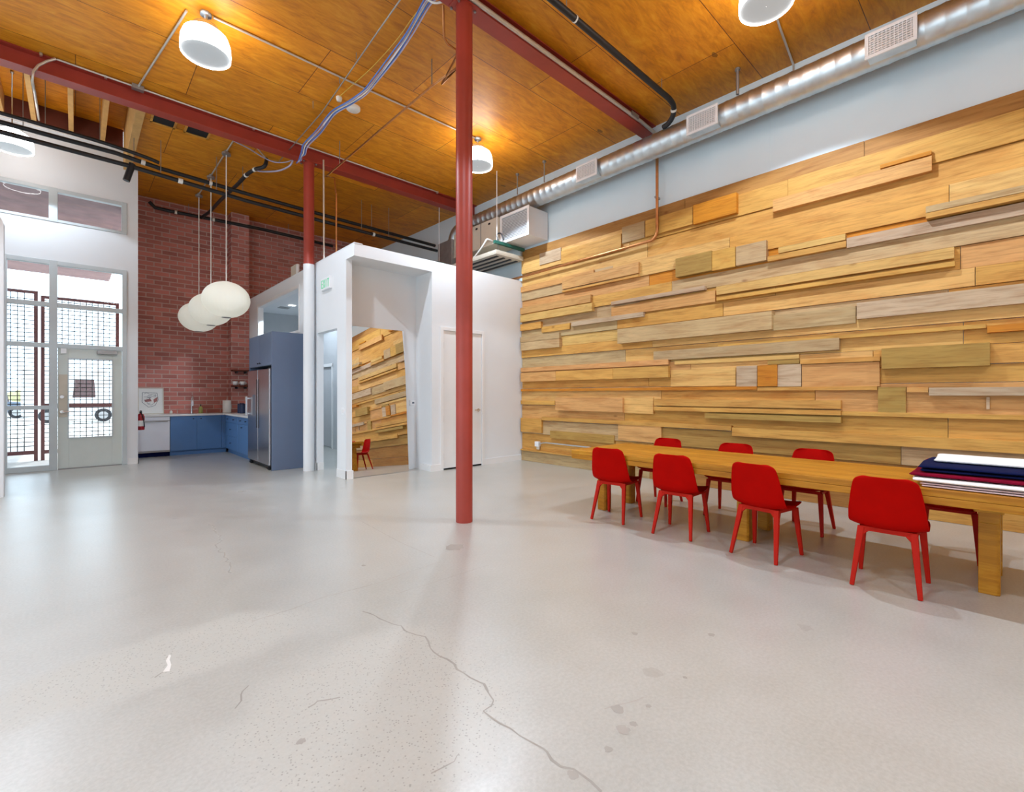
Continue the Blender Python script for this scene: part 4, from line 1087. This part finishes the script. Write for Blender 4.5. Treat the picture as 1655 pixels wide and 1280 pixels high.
# ------------------------------------------------------------------ raised bay: rafters and edge beam
RX = [onY(2, 182, YW - .05).x, onY(55, 196, YW - .05).x, onY(115, 213, YW - .05).x, onY(166, 228, YW - .05).x]
LB = ['exposed rafter at the far left picture edge', 'exposed rafter carrying the pale conduit, second from the left', 'exposed rafter in the middle of the raised ceiling bay', 'exposed rafter nearest the thick edge beam of the raised bay']
for x, lb in zip(RX, LB):
    tag(MB().box(x - .035, 9.11, 6.345, x + .035, YW - .03, 6.69).build('rafter', M['raft'], None, .004), lb, 'rafter', 'exposed rafters in the raised bay')
for x in (RX[0] - .75, RX[0] - 1.5, RX[0] - 2.25):
    tag(MB().box(x - .035, 9.11, 6.345, x + .035, YW - .03, 6.69).build('rafter', M['raft'], None, .004), 'exposed rafter left of the picture', 'rafter', 'exposed rafters in the raised bay')
tag(MB().box(.70, 9.06, 5.90, .82, YW - .01, 6.69).build('edge_beam', M['raft'], None, .006), 'thick rough wood beam at the right side of the raised ceiling bay', 'wood beam')
# interior downlight seen through the inner window
q = onZ(472, 493, 3.598)
dlt = thing('downlight', 'small round downlight in the inner room ceiling above the fridge cabinet', 'lamp', (q.x, q.y, 3.58))
MB().lathe([(.001, -.012), (.085, -.012)], (q.x, q.y, 3.6), 20).build('lens', M['downlight'], dlt)
bulb('bulb', dlt, q.x, q.y, 3.575, 150, .05)
MB().lathe([(.085, -.016), (.105, -.016), (.105, -.001)], (q.x, q.y, 3.6), 20).build('trim_ring', M['white_metal'], dlt)
q2 = onZ(459, 497, 3.598)
tag(MB().box(q2.x - .12, q2.y - .12, 3.585, q2.x + .12, q2.y + .12, 3.599).build('air_grille', M['galv_dull'], None), 'grey ceiling grille beside the inner downlight', 'vent')
for x, y in ((4.1, 9.2), (6.0, 10.5)):
    t_ = thing('downlight', 'downlight hidden inside the white room, ' + ('near the mirror recess' if x < 5 else 'near the right wall'), 'lamp', (x, y, 3.58))
    MB().lathe([(.001, -.012), (.085, -.012)], (x, y, 3.6), 20).build('lens', M['downlight'], t_)
    bulb('bulb', t_, x, y, 3.575, 150, .05)

# ------------------------------------------------------------------ kitchen
KY = 13.20            # fronts of the back run
CW = 2.68             # fronts of the right run
def knob(b, p, d, r=.014):
    p, d = Vector(p), Vector(d); b.cyl(p, p + d * .02, r * .5, 8); b.cyl(p + d * .02, p + d * .032, r, 10); return b
# dishwasher
dw0, dw1 = .965, 1.585
dw = thing('dishwasher', 'light steel dishwasher at the left end of the back cabinets', 'dishwasher', ((dw0 + dw1) / 2, KY + .28, 0))
MB().box(dw0, KY + .02, .10, dw1, YB - .01, .905).build('tub', M['galv_dull'], dw)
MB().box(dw0 + .004, KY - .01, .14, dw1 - .004, KY + .02, .80).build('door', M['white_steel'], dw, .006)
MB().box(dw0 + .004, KY - .01, .812, dw1 - .004, KY + .02, .90).build('control_panel', M['white_steel'], dw, .006)
MB().box(dw0 + .05, KY - .05, .785, dw1 - .05, KY - .025, .806).box(dw0 + .06, KY - .03, .787, dw0 + .08, KY - .005, .804).box(dw1 - .08, KY - .03, .787, dw1 - .06, KY - .005, .804).build('handle', M['galv_dull'], dw, .004)
MB().box(dw0, KY + .06, 0, dw1, KY + .10, .13).build('toe_kick', M['navy'], dw)
# sink cabinet
s0, s1 = 1.59, CW + .04
sc = thing('base_cabinet', 'deep blue two door sink cabinet on the back wall', 'cabinet', ((s0 + s1) / 2, KY + .28, 0))
MB().box(s0, KY + .02, .10, s1, YB - .01, .905).build('carcass', M['blue_cab2'], sc)
MB().box(s0, KY + .06, 0, s1, KY + .1, .10).build('toe_kick', M['blue_cab2'], sc)
for x0, x1, kx in ((s0 + .004, 2.098, 2.03), (2.102, 2.605, 2.18)):
    d_ = MB().box(x0, KY, .11, x1, KY + .02, .90).build('door', M['blue_cab2'], sc, .003)
    knob(MB(), (kx, KY, .84), (0, -1, 0)).build('knob', M['black'], d_)
MB().box(2.61, KY, .11, s1, KY + .02, .90).build('filler', M['blue_cab2'], sc)
# right run
def rcab(y0, y1, fronts, label):
    r = thing('base_cabinet', label, 'cabinet', (CW + .29, (y0 + y1) / 2, 0))
    MB().box(CW + .02, y0, .10, XL - .004, y1, .905).build('carcass', M['blue_cab2'], r)
    MB().box(CW + .06, y0, 0, CW + .1, y1, .10).build('toe_kick', M['blue_cab2'], r)
    for nm, z0, z1, ks in fronts:
        f_ = MB().box(CW, y0 + .004, z0, CW + .02, y1 - .004, z1).build(nm, M['blue_cab2'], r, .003)
        for ky in ks: knob(MB(), (CW, y0 + (y1 - y0) * ky, (z0 + z1) / 2 if nm == 'drawer' else z1 - .06), (-1, 0, 0)).build('knob', M['black'], f_)
rcab(12.02, 13.16, (('drawer', .745, .90, (.25, .75)), ('drawer', .43, .738, (.5,)), ('drawer', .11, .423, (.5,))), 'deep blue drawer unit in the kitchen corner')
rcab(10.92, 12.015, (('drawer', .745, .90, (.3, .7)), ('door', .11, .738, (.6,))), 'deep blue cabinet with drawer and door next to the fridge')
# worktop
b = MB().prism([(.935, KY - .03), (CW - .03, KY - .03), (CW - .03, 10.90), (XL - .006, 10.90), (XL - .006, YB - .34), (2.86, YB - .34), (2.86, YB - .004), (.935, YB - .004)], .907, .95, 'z')
wt = b.build('worktop', M['stone'], None, .004); tag(wt, 'white L shaped worktop over the blue kitchen cabinets', 'worktop')
# tall fridge surround
tc = thing('tall_cabinet', 'tall slate blue fridge surround with upper doors', 'cabinet', (2.95, 10.2, 0))
cy0, cy1, cx0, ctop = 9.34, 10.88, 2.645, 2.57
MB().box(cx0, cy0, 0, XL - .015, cy0 + .03, ctop).build('side_panel', M['blue_cab'], tc, .003)
MB().box(cx0, cy1 - .03, 0, XL - .015, cy1, ctop).build('side_panel', M['blue_cab'], tc, .003)
MB().box(cx0 + .025, cy0 + .03, 1.95, XL - .015, cy1 - .03, ctop).build('upper_box', M['blue_cab'], tc)
ymid = (cy0 + cy1) / 2
for y0, y1, ky in ((cy0 + .034, ymid - .002, ymid - .07), (ymid + .002, cy1 - .034, ymid + .07)):
    d_ = MB().box(cx0, y0, 1.955, cx0 + .022, y1, ctop - .004).build('door', M['blue_cab'], tc, .003)
    knob(MB(), (cx0, ky, 2.01), (-1, 0, 0)).build('knob', M['black'], d_)
# fridge
fr = thing('refrigerator', 'stainless side by side refrigerator inside the blue surround', 'refrigerator', (2.95, 10.1, 0))
fy0, fy1 = 9.385, 10.84; fm = 10.12
MB().box(cx0 + .05, fy0, .04, XL - .03, fy1, 1.87).build('body', M['galv_dull'], fr)
d1_ = MB().box(cx0 - .035, fy0 + .005, .09, cx0 + .045, fm - .006, 1.885).build('door', M['steel'], fr, .010)
d2_ = MB().box(cx0 - .035, fm + .006, .09, cx0 + .045, fy1 - .005, 1.885).build('door', M['steel'], fr, .010)
for dd, y in ((d1_, fm - .07), (d2_, fm + .07)):
    MB().box(cx0 - .038, y - .018, .75, cx0 - .034, y + .018, 1.70).build('grip_recess', M['black'], dd)
MB().box(cx0 - .10, fy1 - .12, .98, cx0 - .07, fy1 - .09, 1.36).box(cx0 - .07, fy1 - .115, 1.0, cx0 - .034, fy1 - .095, 1.03).box(cx0 - .07, fy1 - .115, 1.31, cx0 - .034, fy1 - .095, 1.34).build('handle', M['white_steel'], d2_, .004)
MB().box(cx0 - .037, fm + .16, 1.0, cx0 - .034, fm + .36, 1.40).build('dispenser', M['car_dark'], d2_)
MB().box(cx0 - .01, fy0 + .005, 1.888, cx0 + .04, fy0 + .16, 1.905).build('hinge_cover', M['black'], fr)
b = MB()
for y in (fy0 + .12, fy1 - .12): b.cyl((cx0 + .0, y - .03, .03), (cx0 + .0, y + .03, .03), .03, 10)
b.build('foot', M['black'], fr)
MB().box(cx0 + .02, fy0, .02, cx0 + .06, fy1, .085).build('base_grille', M['black'], fr)

# ------------------------------------------------------------------ things on the worktop
WZ = .9505
pr = thing('framed_print', 'framed abstract print leaning on the brick at the left end of the worktop', 'picture', (1.29, 13.68, WZ))
def lean(x0, x1, z0, z1, d0_, d1_):
    k = .10
    vs = []
    for z in (z0, z1):
        for x, d in ((x0, d0_), (x1, d0_), (x1, d1_), (x0, d1_)): vs.append((x, 13.68 + z * k + d, WZ + z))
    return MB().add(vs, [(3, 2, 1, 0), (4, 5, 6, 7), (0, 1, 5, 4), (1, 2, 6, 5), (2, 3, 7, 6), (3, 0, 4, 7)])
px0, px1, ph = 1.045, 1.525, .61
fbm = MB()
for a in ((px0, px1, 0, .015), (px0, px1, ph - .015, ph), (px0, px0 + .015, .015, ph - .015), (px1 - .015, px1, .015, ph - .015)): fbm.add(lean(*a, -.012, .012).v, lean(*a, -.012, .012).f)
fbm.build('frame', M['beige_metal'], pr)
lean(px0 + .01, px1 - .01, .01, ph - .01, 0, .008).build('sheet', M['paper'], pr)
art = MB(); ra = random.Random(4)
def apt(u, v): z = v; return (u, 13.68 + z * .10 - .002, WZ + z)
out = [(1.13, .50), (1.40, .49), (1.42, .33), (1.36, .20), (1.24, .16), (1.12, .28)]
for i in range(len(out)):
    art.tube([apt(*out[i]), apt(*out[(i + 1) % len(out)])], .004, 5)
for i in range(11):
    u0, u1 = sorted((ra.uniform(1.13, 1.40), ra.uniform(1.13, 1.40))); v = ra.uniform(.24, .48)
    art.tube(smooth_path([apt(u0, v), apt((u0 + u1) / 2, v + ra.uniform(-.04, .04)), apt(u1, v + ra.uniform(-.03, .03))], 4), .003, 5)
art.build('line_drawing', M['car_dark'], pr)
ar2 = MB().add([apt(1.33, .34), apt(1.41, .40), apt(1.40, .30), apt(1.34, .26)], [(0, 1, 2, 3)]).add([apt(1.16, .33), apt(1.27, .36), apt(1.30, .30), apt(1.18, .28)], [(0, 1, 2, 3)])
ar2.build('colour_patch', plain('dusty_red_ink', (176, 120, 116), .8), pr)
fa = thing('faucet', 'tall chrome kitchen faucet behind the sink', 'faucet', (2.06, 13.62, WZ))
MB().cyl((2.06, 13.62, WZ), (2.06, 13.62, WZ + .06), .026, 16).build('base', M['chrome'], fa)
MB().tube([(2.06, 13.62, WZ + .05), (2.06, 13.62, WZ + .28)] + arc((2.06, 13.62, WZ + .29), (2.06, 13.60, WZ + .46), (2.06, 13.48, WZ + .42), 8) + [(2.06, 13.45, WZ + .30)], .017, 12).build('spout', M['chrome'], fa)
MB().cyl((2.06, 13.45, WZ + .31), (2.06, 13.445, WZ + .18), .021, 12).build('spray_head', M['chrome'], fa)
MB().cyl((2.08, 13.62, WZ + .09), (2.17, 13.60, WZ + .115), .008, 8).build('lever', M['chrome'], fa)
MB().box(1.72, 13.30, WZ + .0003, 2.4, 13.56, WZ + .003).build('sink_rim', M['steel'], fa)
so = thing('soap_bottle', 'small bottle of yellow green soap right of the faucet', 'bottle', (2.245, 13.62, WZ))
MB().lathe([(.001, 0), (.042, 0), (.045, .02), (.045, .13), (.02, .16), (.015, .175)], (2.245, 13.62, WZ), 16).build('bottle', M['green_soap'], so)
MB().lathe([(.018, .17), (.018, .19), (.006, .19), (.006, .22), (.001, .22)], (2.245, 13.62, WZ), 10).cyl((2.245, 13.62, WZ + .22), (2.245, 13.57, WZ + .215), .006, 6).build('pump', M['black'], so)
tag(MB().lathe([(.001, 0), (.028, 0), (.03, .05), (.012, .075), (.001, .08)], (1.66, 13.66, WZ), 12).build('jar', M['lamp_paper'], None), 'tiny cream jar on the worktop left of the sink', 'jar')
pt = thing('paper_towel_roll', 'white roll of paper towel standing in the worktop corner', 'paper towel', (2.74, 13.30, WZ))
MB().lathe([(.001, 0), (.085, 0), (.085, .01), (.001, .01)], (2.74, 13.30, WZ), 20).build('base', M['chrome'], pt)
MB().lathe([(.02, .012), (.092, .012), (.092, .31), (.02, .31)], (2.74, 13.30, WZ), 28).build('roll', M['paper'], pt)
MB().cyl((2.74, 13.30, WZ + .01), (2.74, 13.30, WZ + .34), .008, 8).build('post', M['chrome'], pt)
for yy, lb in ((12.98, 'left one of two dark blue canisters near the fridge'), (12.78, 'right one of two dark blue canisters near the fridge')):
    cn = thing('canister', lb, 'canister', (2.97, yy, WZ), 'dark blue canisters')
    MB().lathe([(.001, 0), (.07, 0), (.072, .01), (.072, .20), (.068, .21)], (2.97, yy, WZ), 20).build('body', plain('dark_blue_tin', (30, 46, 82), .4), cn)
    MB().lathe([(.071, .205), (.071, .23), (.02, .235), (.015, .25), (.001, .252)], (2.97, yy, WZ), 20).build('lid', plain('dark_blue_lid', (24, 38, 70), .4), cn)
# shelves and cups
for z, nm, lb in ((1.99, 'wall_shelf', 'upper dark wood shelf on the brick pier'), (1.60, 'wall_shelf', 'lower dark shelf holding two white cups')):
    sh = thing(nm, lb, 'shelf', (3.06, YB - .45, z), 'dark shelves on the brick pier')
    MB().box(2.86, YB - .60, z, XL - .01, YB - .332, z + .035).build('board', M['raft_dark'], sh, .003)
    MB().box(2.95, YB - .55, z - .05, 2.97, YB - .335, z).box(3.15, YB - .55, z - .05, 3.17, YB - .335, z).build('bracket', M['black'], sh)
for x, lb in ((2.92, 'left one of two white cups on the lower shelf'), (3.08, 'right one of two white cups on the lower shelf')):
    cp = thing('cup', lb, 'cup', (x, YB - .50, 1.636), 'white cups on the lower shelf')
    MB().lathe([(.001, 0), (.035, 0), (.052, .03), (.058, .10), (.053, .10), (.046, .035), (.001, .012)], (x, YB - .50, 1.636), 18).build('bowl', M['white_metal'], cp)
    MB().tube(smooth_path([(x + .054, YB - .50, 1.72), (x + .085, YB - .50, 1.71), (x + .08, YB - .50, 1.675), (x + .048, YB - .50, 1.665)], 4), .007, 6).build('handle', M['white_metal'], cp)
# fire extinguisher on the wall end
fe = thing('fire_extinguisher', 'red fire extinguisher on the wall end beside the dishwasher', 'fire extinguisher', (1.005, 12.56, .64))
c = (1.005, 12.56, .66)
MB().lathe([(.001, 0), (.06, 0), (.066, .015), (.066, .28), (.05, .325), (.022, .345), (.022, .365)], c, 20).build('cylinder', M['red_ext'], fe)
MB().lathe([(.0675, .08), (.0675, .2)], c, 20).build('instruction_band', M['paper'], fe)
MB().box(.985, 12.50, 1.02, 1.025, 12.60, 1.05).box(.99, 12.46, 1.055, 1.02, 12.60, 1.07).build('valve_handle', M['black'], fe, .003)
MB().tube(smooth_path([(1.005, 12.50, 1.03), (1.02, 12.46, .98), (1.05, 12.475, .85), (1.06, 12.49, .72)], 5), .010, 8).build('hose', M['black'], fe)
MB().box(.931, 12.52, .75, .945, 12.60, 1.0).build('wall_bracket', M['black'], fe)
